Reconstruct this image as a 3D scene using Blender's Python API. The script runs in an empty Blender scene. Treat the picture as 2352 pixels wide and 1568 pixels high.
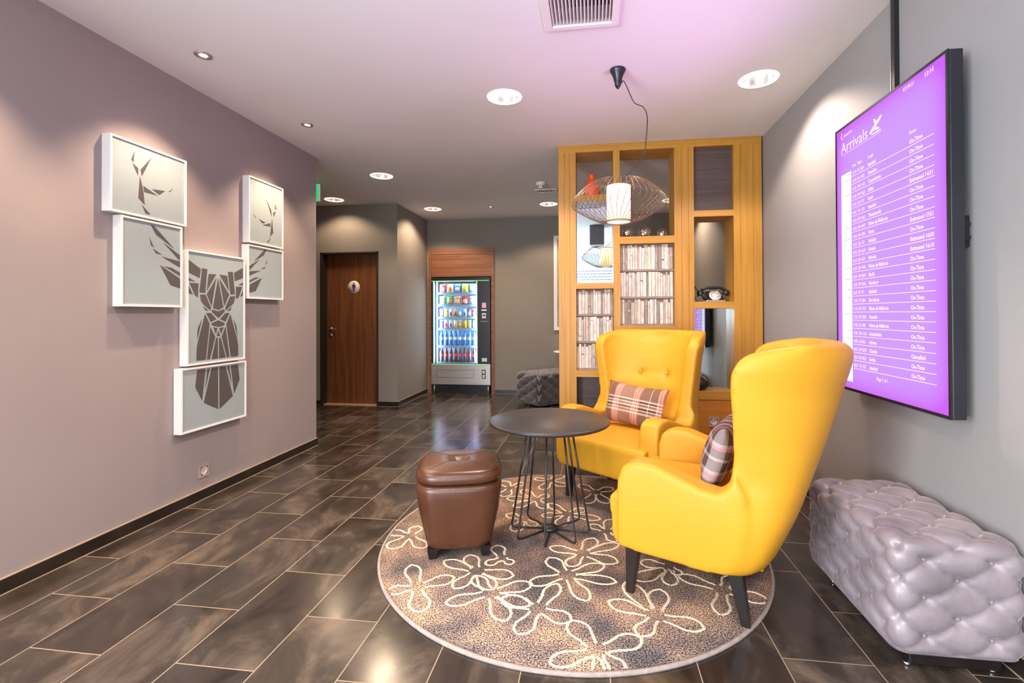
import bpy, bmesh, math, random
from mathutils import Vector, Matrix, Euler
from math import sin, cos, pi, radians, sqrt, atan2, exp, hypot

random.seed(7)
SC = bpy.context.scene
COL = SC.collection

# ------------------------------------------------------------------ room dimensions (metres)
XL, XR, H = -2.585, 1.42, 2.711        # left wall, right wall, ceiling
Y_BEHIND = -3.2                        # wall with the windows, behind the camera
Y_WC, Y_BACK, Y_LEFT_END = 6.05, 7.21, 4.172
Y_SHELF = 4.204


def srgb(r, g, b):
    f = lambda c: (c / 255 / 12.92) if c / 255 <= 0.04045 else ((c / 255 + 0.055) / 1.055) ** 2.4
    return (f(r), f(g), f(b), 1.0)


# ------------------------------------------------------------------ camera
cam_d = bpy.data.cameras.new('camera')
cam = bpy.data.objects.new('camera', cam_d)
COL.objects.link(cam)
SC.camera = cam
cam_d.sensor_width = 36.0
cam_d.sensor_fit = 'HORIZONTAL'
cam_d.lens = 1092.89 / 2352 * 36
cam_d.shift_x = -(1212.79 - 1176) / 2352
cam_d.shift_y = -(784 - 714.91) / 2352
cam_d.clip_start = 0.05
_yaw, _roll, _pitch = radians(7.784), 0.0041, 0.0067
_F = Vector((-sin(_yaw), cos(_yaw), 0)); _R = Vector((cos(_yaw), sin(_yaw), 0)); _U = Vector((0, 0, 1))
_f = _F * cos(_pitch) + _U * sin(_pitch)
_u = -_F * sin(_pitch) + _U * cos(_pitch)
_r = _R * cos(_roll) - _u * sin(_roll)
_u2 = _u * cos(_roll) + _R * sin(_roll)
_m = Matrix((_r, _u2, -_f)).transposed().to_4x4()
_m.translation = (0, 0, 1.22)
cam.matrix_world = _m

# ------------------------------------------------------------------ world, exposure
SC.view_settings.view_transform = 'Standard'
SC.view_settings.look = 'None'
SC.view_settings.exposure = 0.16
SC.view_settings.gamma = 1.0
SC.view_settings.use_curve_mapping = False
W = bpy.data.worlds.new('daylight')
SC.world = W
W.use_nodes = True
W.node_tree.nodes['Background'].inputs[0].default_value = (0.72, 0.86, 1.0, 1)
W.node_tree.nodes['Background'].inputs[1].default_value = 1.6
try:
    SC.cycles.use_denoising = True
    SC.cycles.max_bounces = 10
    SC.cycles.diffuse_bounces = 6
    SC.cycles.glossy_bounces = 5
    SC.cycles.transparent_max_bounces = 16
    SC.cycles.sample_clamp_indirect = 6.0
    SC.cycles.caustics_reflective = False
    SC.cycles.caustics_refractive = False
except Exception:
    pass


def lamp(name, kind, loc, power, color, rot=(0, 0, 0), **kw):
    d = bpy.data.lights.new(name, kind)
    d.energy = power
    d.color = color
    for k, v in kw.items():
        setattr(d, k, v)
    o = bpy.data.objects.new(name, d)
    COL.objects.link(o)
    o.location = loc
    o.rotation_euler = rot
    return o


WARM = (1.0, 0.74, 0.50)
NEUTRAL = (1.0, 0.83, 0.72)
# daylight through the glazed front behind the camera
lamp('window_daylight', 'AREA', (-0.6, Y_BEHIND + 0.06, 1.15), 110, (0.84, 0.92, 1.0), (radians(90), 0, 0),
     shape='RECTANGLE', size=3.6, size_y=1.5)
lamp('side_window_daylight', 'AREA', (XL + 0.06, -1.65, 1.4), 400, (0.79, 0.89, 1.0), (0, radians(-90), 0),
     shape='RECTANGLE', size=2.1, size_y=2.6)
# added unseen spot, stands in for the arrivals screen's violet light on the ceiling
lamp('screen_glow_fill', 'SPOT', (1.24, 2.37, 1.15), 125, (0.80, 0.36, 1.0), (radians(0), radians(136), 0),
     spot_size=radians(96), spot_blend=1.0, shadow_soft_size=0.35)

# ------------------------------------------------------------------ materials
MATS = {}


def mat(name, color, rough=0.5, metal=0.0, spec=0.5, noise=None, bump=None, emit=None, emit_s=1.0, sheen=0.0, coat=0.0, alpha=None):
    """Principled material; noise=(scale, amount, stretch) varies the base colour, bump=(scale, strength)."""
    if name in MATS:
        return MATS[name]
    m = bpy.data.materials.new(name)
    m.use_nodes = True
    nt = m.node_tree
    b = nt.nodes['Principled BSDF']
    b.inputs['Base Color'].default_value = color
    b.inputs['Roughness'].default_value = rough
    b.inputs['Metallic'].default_value = metal
    b.inputs['Specular IOR Level'].default_value = spec
    if sheen:
        b.inputs['Sheen Weight'].default_value = sheen
        b.inputs['Sheen Roughness'].default_value = 0.4
    if coat:
        b.inputs['Coat Weight'].default_value = coat
        b.inputs['Coat Roughness'].default_value = 0.15
    if emit:
        b.inputs['Emission Color'].default_value = emit
        b.inputs['Emission Strength'].default_value = emit_s
    tc = None
    if noise or bump:
        tc = nt.nodes.new('ShaderNodeTexCoord')
    if noise:
        sc_, amt, st = noise
        mp = nt.nodes.new('ShaderNodeMapping'); mp.inputs['Scale'].default_value = st
        n = nt.nodes.new('ShaderNodeTexNoise'); n.inputs['Scale'].default_value = sc_; n.inputs['Detail'].default_value = 6
        mx = nt.nodes.new('ShaderNodeMix'); mx.data_type = 'RGBA'
        c = color
        mx.inputs['A'].default_value = (c[0] * (1 - amt), c[1] * (1 - amt), c[2] * (1 - amt), 1)
        mx.inputs['B'].default_value = (min(1, c[0] * (1 + amt)), min(1, c[1] * (1 + amt)), min(1, c[2] * (1 + amt)), 1)
        nt.links.new(tc.outputs['Object'], mp.inputs['Vector'])
        nt.links.new(mp.outputs['Vector'], n.inputs['Vector'])
        rmp = nt.nodes.new('ShaderNodeMapRange'); rmp.inputs['From Min'].default_value = 0.3; rmp.inputs['From Max'].default_value = 0.7
        nt.links.new(n.outputs['Fac'], rmp.inputs['Value'])
        nt.links.new(rmp.outputs['Result'], mx.inputs['Factor'])
        nt.links.new(mx.outputs['Result'], b.inputs['Base Color'])
    if bump:
        n2 = nt.nodes.new('ShaderNodeTexNoise'); n2.inputs['Scale'].default_value = bump[0]; n2.inputs['Detail'].default_value = 3
        bp = nt.nodes.new('ShaderNodeBump'); bp.inputs['Strength'].default_value = bump[1]; bp.inputs['Distance'].default_value = 0.01
        nt.links.new(tc.outputs['Object'], n2.inputs['Vector'])
        nt.links.new(n2.outputs['Fac'], bp.inputs['Height'])
        nt.links.new(bp.outputs['Normal'], b.inputs['Normal'])
    MATS[name] = m
    return m


def emat(name, color, s):
    if name in MATS:
        return MATS[name]
    m = bpy.data.materials.new(name)
    m.use_nodes = True
    nt = m.node_tree
    nt.nodes.remove(nt.nodes['Principled BSDF'])
    e = nt.nodes.new('ShaderNodeEmission')
    e.inputs[0].default_value = color
    e.inputs[1].default_value = s
    nt.links.new(e.outputs[0], nt.nodes['Material Output'].inputs[0])
    MATS[name] = m
    return m


def wood(name, dark, light, axis, rough=0.4, freq=1.0):
    """grain stretched along one axis ('X','Y','Z')"""
    m = bpy.data.materials.new(name)
    m.use_nodes = True
    nt = m.node_tree
    b = nt.nodes['Principled BSDF']
    b.inputs['Roughness'].default_value = rough
    tc = nt.nodes.new('ShaderNodeTexCoord')
    mp = nt.nodes.new('ShaderNodeMapping')
    s = [22 * freq] * 3
    s['XYZ'.index(axis)] = 0.9 * freq
    mp.inputs['Scale'].default_value = s
    n = nt.nodes.new('ShaderNodeTexNoise'); n.inputs['Scale'].default_value = 1.6; n.inputs['Detail'].default_value = 7
    n.inputs['Distortion'].default_value = 0.6
    cr = nt.nodes.new('ShaderNodeValToRGB')
    cr.color_ramp.elements[0].position = 0.33; cr.color_ramp.elements[0].color = dark
    cr.color_ramp.elements[1].position = 0.66; cr.color_ramp.elements[1].color = light
    nt.links.new(tc.outputs['Object'], mp.inputs[0]); nt.links.new(mp.outputs[0], n.inputs['Vector'])
    nt.links.new(n.outputs['Fac'], cr.inputs[0]); nt.links.new(cr.outputs[0], b.inputs['Base Color'])
    MATS[name] = m
    return m


WALL = (0.315, 0.295, 0.285, 1)
M_wall = mat('taupe_wall_paint', WALL, 0.75, spec=0.25, noise=(1.2, 0.04, (1, 1, 1)), bump=(260, 0.04))
M_wall_l = mat('violet_grey_wall_paint', (0.330, 0.278, 0.275, 1), 0.75, spec=0.25, noise=(1.2, 0.04, (1, 1, 1)), bump=(260, 0.04))
M_wall_b = mat('beige_grey_wall_paint', (0.265, 0.235, 0.205, 1), 0.75, spec=0.25, noise=(1.2, 0.04, (1, 1, 1)), bump=(260, 0.04))
M_ceil = mat('white_ceiling_paint', (0.86, 0.84, 0.83, 1), 0.9, spec=0.1, noise=(2, 0.015, (1, 1, 1)))
M_white = mat('white_lacquer', (0.86, 0.82, 0.80, 1), 0.45, noise=(3, 0.02, (1, 1, 1)))
M_black = mat('black_powder_coat', (0.018, 0.017, 0.02, 1), 0.38, noise=(8, 0.1, (1, 1, 1)))
M_blackp = mat('black_plastic', (0.012, 0.012, 0.014, 1), 0.3, noise=(8, 0.1, (1, 1, 1)))
M_dark = mat('dark_metal', (0.035, 0.035, 0.045, 1), 0.3, 0.5, noise=(8, 0.1, (1, 1, 1)))
M_skirt = mat('dark_slate_skirting', (0.022, 0.016, 0.013, 1), 0.32, noise=(6, 0.35, (1, 1, 1)))
M_grout = mat('beige_grout', srgb(165, 145, 122), 0.85, noise=(30, 0.08, (1, 1, 1)))
M_oak = wood('oak_vertical', (0.41, 0.178, 0.018, 1), (0.52, 0.240, 0.029, 1), 'Z', 0.42)
M_oakh = wood('oak_horizontal', (0.41, 0.178, 0.018, 1), (0.52, 0.240, 0.029, 1), 'X', 0.42)
M_oakd = wood('oak_drawer_front', (0.44, 0.14, 0.012, 1), (0.56, 0.20, 0.02, 1), 'X', 0.42, 0.7)
M_walnut = wood('walnut_door', (0.13, 0.043, 0.014, 1), (0.23, 0.085, 0.027, 1), 'Z', 0.42, 0.8)
M_surround = wood('walnut_surround', (0.20, 0.068, 0.026, 1), (0.33, 0.13, 0.055, 1), 'X', 0.5, 0.8)
M_darkpanel = wood('dark_brown_panel', (0.07, 0.042, 0.036, 1), (0.105, 0.066, 0.056, 1), 'X', 0.5, 1.2)
M_yellow = mat('yellow_leatherette', (0.60, 0.282, 0.015, 1), 0.5, spec=0.35, noise=(3, 0.03, (1, 1, 1)), bump=(420, 0.05))
M_leg = mat('black_stained_wood', (0.013, 0.009, 0.008, 1), 0.35, noise=(12, 0.3, (1, 1, 0.2)))
M_brown = mat('brown_leather', (0.082, 0.029, 0.013, 1), 0.29, spec=0.55, noise=(5, 0.18, (1, 1, 1)), bump=(300, 0.07))
M_seam = mat('leather_seam', (0.05, 0.018, 0.009, 1), 0.6, noise=(20, 0.1, (1, 1, 1)))
M_steel = mat('brushed_steel', (0.55, 0.50, 0.46, 1), 0.32, 0.85, noise=(8, 0.1, (0.3, 1, 12)))
M_chrome = mat('polished_chrome', (0.85, 0.84, 0.85, 1), 0.08, 1.0, noise=(5, 0.04, (1, 1, 1)))
M_art = mat('pale_grey_canvas', (0.33, 0.385, 0.40, 1), 0.7, noise=(60, 0.02, (1, 1, 1)), bump=(500, 0.05))
M_artd = mat('dark_grey_print', (0.085, 0.072, 0.07, 1), 0.7, noise=(40, 0.03, (1, 1, 1)))
M_mirror = mat('mirror_glass', (0.62, 0.72, 0.74, 1), 0.01, 1.0, noise=(2, 0.005, (1, 1, 1)))
M_orange = mat('orange_glaze', (0.95, 0.09, 0.015, 1), 0.35, noise=(6, 0.06, (1, 1, 1)))
M_wire = mat('bronze_wire', (0.20, 0.12, 0.07, 1), 0.4, 0.6, noise=(20, 0.1, (1, 1, 1)))


def velvet():
    m = mat('grey_crushed_velvet', (0.235, 0.192, 0.205, 1), 0.34, spec=0.6, sheen=0.55, noise=(7, 0.28, (1, 1, 1)), bump=(60, 0.12))
    m.node_tree.nodes['Principled BSDF'].inputs['Sheen Tint'].default_value = (0.95, 0.86, 0.9, 1)
    m.node_tree.nodes['Principled BSDF'].inputs['Sheen Roughness'].default_value = 0.3
    return m


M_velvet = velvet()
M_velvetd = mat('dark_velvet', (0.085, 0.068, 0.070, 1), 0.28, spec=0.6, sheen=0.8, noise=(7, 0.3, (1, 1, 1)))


def glass(name, tint=(1, 1, 1, 1), refl=0.08):
    m = bpy.data.materials.new(name)
    m.use_nodes = True
    nt = m.node_tree
    nt.nodes.remove(nt.nodes['Principled BSDF'])
    t = nt.nodes.new('ShaderNodeBsdfTransparent'); t.inputs[0].default_value = tint
    g = nt.nodes.new('ShaderNodeBsdfGlossy'); g.inputs['Roughness'].default_value = 0.02
    lw = nt.nodes.new('ShaderNodeLayerWeight'); lw.inputs[0].default_value = 0.35
    mr = nt.nodes.new('ShaderNodeMapRange'); mr.inputs['To Min'].default_value = refl * 0.5; mr.inputs['To Max'].default_value = min(1, refl * 8)
    mx = nt.nodes.new('ShaderNodeMixShader')
    nt.links.new(lw.outputs['Facing'], mr.inputs[0]); nt.links.new(mr.outputs[0], mx.inputs[0])
    nt.links.new(t.outputs[0], mx.inputs[1]); nt.links.new(g.outputs[0], mx.inputs[2])
    nt.links.new(mx.outputs[0], nt.nodes['Material Output'].inputs[0])
    return m


M_glass = glass('clear_glass')
M_bulb = glass('thin_glass_ball', (0.95, 0.93, 0.9, 1), 0.12)


def floor_mat():
    m = bpy.data.materials.new('dark_slate_floor_tiles')
    m.use_nodes = True
    nt = m.node_tree; N = nt.nodes; L = nt.links
    b = N['Principled BSDF']
    tc = N.new('ShaderNodeTexCoord'); sx = N.new('ShaderNodeSeparateXYZ')
    L.new(tc.outputs['Object'], sx.inputs[0])
    ax = N.new('ShaderNodeMath'); ax.operation = 'ADD'; ax.inputs[1].default_value = -1.4979 + 0.605 * 20
    ay = N.new('ShaderNodeMath'); ay.operation = 'ADD'; ay.inputs[1].default_value = 2.0661 + 0.3025 * 41
    L.new(sx.outputs['Y'], ax.inputs[0]); L.new(sx.outputs['X'], ay.inputs[0])
    cb = N.new('ShaderNodeCombineXYZ'); L.new(ax.outputs[0], cb.inputs[0]); L.new(ay.outputs[0], cb.inputs[1])
    br = N.new('ShaderNodeTexBrick')
    br.offset = 0.5; br.offset_frequency = 2; br.squash = 1.0
    br.inputs['Scale'].default_value = 1.0; br.inputs['Mortar Size'].default_value = 0.0021; br.inputs['Mortar Smooth'].default_value = 0.1
    br.inputs['Brick Width'].default_value = 0.605; br.inputs['Row Height'].default_value = 0.3025; br.inputs['Bias'].default_value = 0.0
    br.inputs['Color1'].default_value = (0.0, 0.0, 0.0, 1); br.inputs['Color2'].default_value = (1, 1, 1, 1); br.inputs['Mortar'].default_value = (0.5, 0.5, 0.5, 1)
    L.new(cb.outputs[0], br.inputs['Vector'])
    # cloudy slate, streaky along the tile
    off = N.new('ShaderNodeVectorMath'); off.operation = 'MULTIPLY_ADD'
    off.inputs[1].default_value = (7, 7, 7)
    L.new(br.outputs['Color'], off.inputs[0]); L.new(tc.outputs['Object'], off.inputs[2])
    mp = N.new('ShaderNodeMapping'); mp.inputs['Scale'].default_value = (2.6, 1.6, 1); mp.inputs['Rotation'].default_value = (0, 0, 0.5)
    L.new(off.outputs[0], mp.inputs[0])
    n1 = N.new('ShaderNodeTexNoise'); n1.inputs['Scale'].default_value = 1.5; n1.inputs['Detail'].default_value = 9; n1.inputs['Roughness'].default_value = 0.62
    n1.inputs['Distortion'].default_value = 0.7
    L.new(mp.outputs[0], n1.inputs['Vector'])
    cr = N.new('ShaderNodeValToRGB')
    e = cr.color_ramp.elements
    e[0].position = 0.30; e[0].color = (0.016, 0.0115, 0.010, 1)
    e[1].position = 0.75; e[1].color = (0.155, 0.115, 0.085, 1)
    k = e.new(0.52); k.color = (0.044, 0.033, 0.027, 1)
    L.new(n1.outputs['Fac'], cr.inputs[0])
    gm = N.new('ShaderNodeMix'); gm.data_type = 'RGBA'
    gm.inputs['B'].default_value = (0.30, 0.225, 0.15, 1)
    L.new(br.outputs['Fac'], gm.inputs['Factor']); L.new(cr.outputs[0], gm.inputs['A'])
    L.new(gm.outputs['Result'], b.inputs['Base Color'])
    rr = N.new('ShaderNodeMapRange'); rr.inputs['From Min'].default_value = 0.3; rr.inputs['From Max'].default_value = 0.7
    rr.inputs['To Min'].default_value = 0.14; rr.inputs['To Max'].default_value = 0.26
    L.new(n1.outputs['Fac'], rr.inputs[0])
    rm = N.new('ShaderNodeMix'); rm.data_type = 'FLOAT'; rm.inputs['B'].default_value = 0.8
    L.new(br.outputs['Fac'], rm.inputs['Factor']); L.new(rr.outputs[0], rm.inputs['A'])
    L.new(rm.outputs['Result'], b.inputs['Roughness'])
    inv = N.new('ShaderNodeMath'); inv.operation = 'MULTIPLY_ADD'; inv.inputs[1].default_value = -1.5; inv.inputs[2].default_value = 1.5
    L.new(br.outputs['Fac'], inv.inputs[0])
    ad = N.new('ShaderNodeMath'); ad.operation = 'ADD'
    sc2 = N.new('ShaderNodeMath'); sc2.operation = 'MULTIPLY'; sc2.inputs[1].default_value = 0.35
    L.new(n1.outputs['Fac'], sc2.inputs[0]); L.new(sc2.outputs[0], ad.inputs[0]); L.new(inv.outputs[0], ad.inputs[1])
    bp = N.new('ShaderNodeBump'); bp.inputs['Strength'].default_value = 0.12; bp.inputs['Distance'].default_value = 0.006
    L.new(ad.outputs[0], bp.inputs['Height']); L.new(bp.outputs['Normal'], b.inputs['Normal'])
    return m


M_floor = floor_mat()


def rug_mat():
    m = bpy.data.materials.new('mottled_rug_pile')
    m.use_nodes = True
    nt = m.node_tree; N = nt.nodes; L = nt.links
    b = N['Principled BSDF']; b.inputs['Roughness'].default_value = 0.95; b.inputs['Specular IOR Level'].default_value = 0.1
    tc = N.new('ShaderNodeTexCoord')
    a = N.new('ShaderNodeTexNoise'); a.inputs['Scale'].default_value = 4.2; a.inputs['Detail'].default_value = 4
    f = N.new('ShaderNodeTexNoise'); f.inputs['Scale'].default_value = 170; f.inputs['Detail'].default_value = 2
    L.new(tc.outputs['Object'], a.inputs['Vector']); L.new(tc.outputs['Object'], f.inputs['Vector'])
    c1 = N.new('ShaderNodeValToRGB'); e = c1.color_ramp.elements
    e[0].position = 0.36; e[0].color = (0.09, 0.08, 0.082, 1)
    e[1].position = 0.64; e[1].color = (0.34, 0.22, 0.15, 1)
    k = e.new(0.5); k.color = (0.20, 0.145, 0.12, 1)
    L.new(a.outputs['Fac'], c1.inputs[0])
    c2 = N.new('ShaderNodeValToRGB'); e = c2.color_ramp.elements
    e[0].position = 0.40; e[0].color = (0.22, 0.22, 0.22, 1)
    e[1].position = 0.62; e[1].color = (2.1, 2.0, 1.9, 1)
    L.new(f.outputs['Fac'], c2.inputs[0])
    mx = N.new('ShaderNodeMix'); mx.data_type = 'RGBA'; mx.blend_type = 'MULTIPLY'; mx.inputs['Factor'].default_value = 1
    L.new(c1.outputs[0], mx.inputs['A']); L.new(c2.outputs[0], mx.inputs['B'])
    L.new(mx.outputs['Result'], b.inputs['Base Color'])
    bp = N.new('ShaderNodeBump'); bp.inputs['Strength'].default_value = 0.7; bp.inputs['Distance'].default_value = 0.006
    L.new(f.outputs['Fac'], bp.inputs['Height']); L.new(bp.outputs['Normal'], b.inputs['Normal'])
    return m


M_rug = rug_mat()
M_rugl = mat('cream_rug_yarn', (0.80, 0.64, 0.46, 1), 0.95, spec=0.1, noise=(160, 0.22, (1, 1, 1)), bump=(200, 0.6))


def plaid(name, base, alt, s1, s2, s3):
    """brown tartan from stripe ramps over the cushion's own two directions"""
    m = bpy.data.materials.new(name)
    m.use_nodes = True
    nt = m.node_tree; N = nt.nodes; L = nt.links
    b = N['Principled BSDF']; b.inputs['Roughness'].default_value = 0.9; b.inputs['Specular IOR Level'].default_value = 0.15
    tc = N.new('ShaderNodeTexCoord'); sx = N.new('ShaderNodeSeparateXYZ'); L.new(tc.outputs['Generated'], sx.inputs[0])

    def ramp(src, stops):
        r = N.new('ShaderNodeValToRGB'); r.color_ramp.interpolation = 'CONSTANT'
        e = r.color_ramp.elements
        e[0].position = 0; e[0].color = stops[0][1]
        e[1].position = stops[1][0]; e[1].color = stops[1][1]
        for p, c in stops[2:]:
            k = e.new(p); k.color = c
        L.new(src, r.inputs[0])
        return r
    vx = ramp(sx.outputs['X'], s1)
    vz = ramp(sx.outputs['Z'], s2)
    wv = N.new('ShaderNodeTexNoise'); wv.inputs['Scale'].default_value = 220
    L.new(tc.outputs['Object'], wv.inputs['Vector'])
    mx = N.new('ShaderNodeMix'); mx.data_type = 'RGBA'; mx.inputs['Factor'].default_value = 0.5
    L.new(vx.outputs[0], mx.inputs['A']); L.new(vz.outputs[0], mx.inputs['B'])
    gain = N.new('ShaderNodeMix'); gain.data_type = 'RGBA'; gain.blend_type = 'MULTIPLY'; gain.inputs['Factor'].default_value = 0.35
    L.new(mx.outputs['Result'], gain.inputs['A']); L.new(wv.outputs['Color'], gain.inputs['B'])
    L.new(gain.outputs['Result'], b.inputs['Base Color'])
    return m


def hx(r, g, b):
    return srgb(r, g, b)


_dk, _md, _pk, _cr, _rd = hx(88, 66, 50), hx(160, 118, 96), hx(240, 185, 165), hx(250, 222, 205), hx(225, 128, 112)
M_plaid = plaid('brown_tartan', _dk, _md,
                [(0, _dk), (.075, _cr), (.082, _dk), (.20, _rd), (.215, _pk), (.235, _rd), (.25, _pk), (.275, _rd), (.29, _pk), (.315, _md), (.54, _pk), (.555, _rd),
                 (.575, _pk), (.59, _rd), (.615, _pk), (.63, _rd), (.65, _dk), (.79, _cr), (.797, _dk), (.90, _pk), (.915, _rd), (.935, _pk), (.955, _rd), (.98, _dk)],
                [(0, _md), (.30, _cr), (.34, _md), (.38, _cr), (.41, _dk), (.45, _cr), (.49, _md), (.53, _cr), (.56, _dk), (.60, _cr), (.64, _md)], None)
_w, _g, _p = hx(185, 172, 170), hx(90, 72, 66), hx(205, 110, 130)
M_plaid2 = plaid('grey_tartan', _g, _w,
                 [(0, _g), (.06, _w), (.10, _g), (.16, _p), (.20, _w), (.25, _g), (.33, _w), (.36, _g), (.42, _p), (.47, _w), (.52, _g), (.62, _w), (.66, _p), (.71, _g), (.80, _w), (.84, _g), (.92, _w)],
                 [(0, _g), (.18, _w), (.24, _p), (.29, _w), (.34, _g), (.50, _w), (.54, _g), (.66, _p), (.70, _w), (.76, _g)], None)

# ------------------------------------------------------------------ mesh helpers


def obj(name, bm, m, parent=None, smooth=False, recalc=True):
    if recalc:
        bmesh.ops.recalc_face_normals(bm, faces=bm.faces)
    me = bpy.data.meshes.new(name)
    bm.to_mesh(me)
    bm.free()
    for x in (m if isinstance(m, (list, tuple)) else [m]):
        me.materials.append(x)
    if smooth:
        for p in me.polygons:
            p.use_smooth = True
    o = bpy.data.objects.new(name, me)
    COL.objects.link(o)
    if parent:
        o.parent = parent
    return o


def tag(o, label, cat, group=None, kind=None):
    if label:
        o['label'] = label
    if cat:
        o['category'] = cat
    if group:
        o['group'] = group
    if kind:
        o['kind'] = kind
    return o


def thing(name, label, cat, loc=(0, 0, 0), rz=0, group=None):
    o = bpy.data.objects.new(name, None)
    o.empty_display_size = 0.05
    COL.objects.link(o)
    o.location = loc
    o.rotation_euler = (0, 0, rz)
    return tag(o, label, cat, group)


def struct(name, bm, m, smooth=False):
    o = obj(name, bm, m, None, smooth)
    o['kind'] = 'structure'
    return o


def dup(root, loc=None, rz=None, label=None, group=None):
    def cp(o, par):
        c = o.copy()
        COL.objects.link(c)
        c.parent = par
        for ch in list(o.children):
            cp(ch, c)
        return c
    r = cp(root, None)
    if loc is not None:
        r.location = loc
    if rz is not None:
        r.rotation_euler = (0, 0, rz)
    if label:
        r['label'] = label
    if group:
        r['group'] = group
    return r


def box(bm, x0, x1, y0, y1, z0, z1, mi=0, bev=0.0, seg=2):
    b2 = bmesh.new()
    v = [b2.verts.new(p) for p in ((x0, y0, z0), (x1, y0, z0), (x1, y1, z0), (x0, y1, z0), (x0, y0, z1), (x1, y0, z1), (x1, y1, z1), (x0, y1, z1))]
    for f in ((0, 3, 2, 1), (4, 5, 6, 7), (0, 1, 5, 4), (1, 2, 6, 5), (2, 3, 7, 6), (3, 0, 4, 7)):
        b2.faces.new([v[i] for i in f]).material_index = mi
    if bev > 0:
        bmesh.ops.bevel(b2, geom=b2.edges[:], offset=bev, segments=seg, profile=0.5, affect='EDGES')
        for f in b2.faces:
            f.material_index = mi
    merge(bm, b2)


def merge(bm, b2, M=None):
    mp = {}
    for v in b2.verts:
        mp[v] = bm.verts.new(M @ v.co if M else v.co)
    for f in b2.faces:
        try:
            nf = bm.faces.new([mp[v] for v in f.verts])
            nf.material_index = f.material_index
            nf.smooth = f.smooth
        except ValueError:
            pass
    b2.free()


def boxm(*a, **k):
    bm = bmesh.new()
    box(bm, *a, **k)
    return bm


def tube(bm, pts, r, seg=8, closed=False, mi=0, caps=True):
    pts = [Vector(p) for p in pts]
    n = len(pts)
    rings = []
    prev = None
    for i, p in enumerate(pts):
        if closed:
            t = (pts[(i + 1) % n] - pts[i - 1]).normalized()
        else:
            t = (pts[min(i + 1, n - 1)] - pts[max(i - 1, 0)]).normalized()
        if prev is None:
            a = Vector((0, 0, 1)) if abs(t.z) < 0.9 else Vector((1, 0, 0))
            u = t.cross(a).normalized()
        else:
            u = (prev - t * prev.dot(t)).normalized()
        prev = u
        w = t.cross(u)
        rr = r[i] if isinstance(r, (list, tuple)) else r
        rings.append([bm.verts.new(p + (u * cos(2 * pi * k / seg) + w * sin(2 * pi * k / seg)) * rr) for k in range(seg)])
    for i in range(n if closed else n - 1):
        A, B = rings[i], rings[(i + 1) % n]
        for k in range(seg):
            f = bm.faces.new((A[k], A[(k + 1) % seg], B[(k + 1) % seg], B[k]))
            f.smooth = True
            f.material_index = mi
    if not closed and caps:
        for R in (rings[0], rings[-1]):
            f = bm.faces.new(R)
            f.material_index = mi


def lathe(bm, prof, c=(0, 0, 0), seg=32, mi=0, axis='Z', closed=False):
    """prof: list of (radius, height)"""
    c = Vector(c)

    def P(r, h, a):
        if axis == 'Z':
            return c + Vector((r * cos(a), r * sin(a), h))
        if axis == 'Y':
            return c + Vector((r * cos(a), h, r * sin(a)))
        return c + Vector((h, r * cos(a), r * sin(a)))
    rings = []
    for r, h in prof:
        if r < 1e-6:
            rings.append([bm.verts.new(P(0, h, 0))])
        else:
            rings.append([bm.verts.new(P(r, h, 2 * pi * k / seg)) for k in range(seg)])
    pairs = list(zip(rings, rings[1:]))
    if closed:
        pairs.append((rings[-1], rings[0]))
    for A, B in pairs:
        for k in range(seg):
            k2 = (k + 1) % seg
            if len(A) == 1 and len(B) == 1:
                continue
            if len(A) == 1:
                f = bm.faces.new((A[0], B[k2], B[k]))
            elif len(B) == 1:
                f = bm.faces.new((A[k], A[k2], B[0]))
            else:
                f = bm.faces.new((A[k], A[k2], B[k2], B[k]))
            f.smooth = True
            f.material_index = mi


def prism(bm, poly, a0, a1, axis='X', mi=0):
    """poly extruded along axis; poly coordinates are the two others in order"""
    def P(p, a):
        if axis == 'X':
            return (a, p[0], p[1])
        if axis == 'Y':
            return (p[0], a, p[1])
        return (p[0], p[1], a)
    A = [bm.verts.new(P(p, a0)) for p in poly]
    B = [bm.verts.new(P(p, a1)) for p in poly]
    n = len(poly)
    bm.faces.new(A).material_index = mi
    bm.faces.new(B[::-1]).material_index = mi
    for i in range(n):
        bm.faces.new((A[i], A[(i + 1) % n], B[(i + 1) % n], B[i])).material_index = mi


def smoothstep(x):
    x = max(0, min(1, x))
    return x * x * (3 - 2 * x)


def catmull(pts, sub=8, closed=False):
    out = []
    n = len(pts)
    P = [Vector(p) for p in pts]
    rng = range(n) if closed else range(n - 1)
    for i in rng:
        p0 = P[(i - 1) % n] if closed else P[max(i - 1, 0)]
        p1 = P[i]
        p2 = P[(i + 1) % n]
        p3 = P[(i + 2) % n] if closed else P[min(i + 2, n - 1)]
        for k in range(sub):
            t = k / sub
            out.append(0.5 * ((2 * p1) + (-p0 + p2) * t + (2 * p0 - 5 * p1 + 4 * p2 - p3) * t * t + (-p0 + 3 * p1 - 3 * p2 + p3) * t ** 3))
    if not closed:
        out.append(P[-1])
    return out


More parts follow.
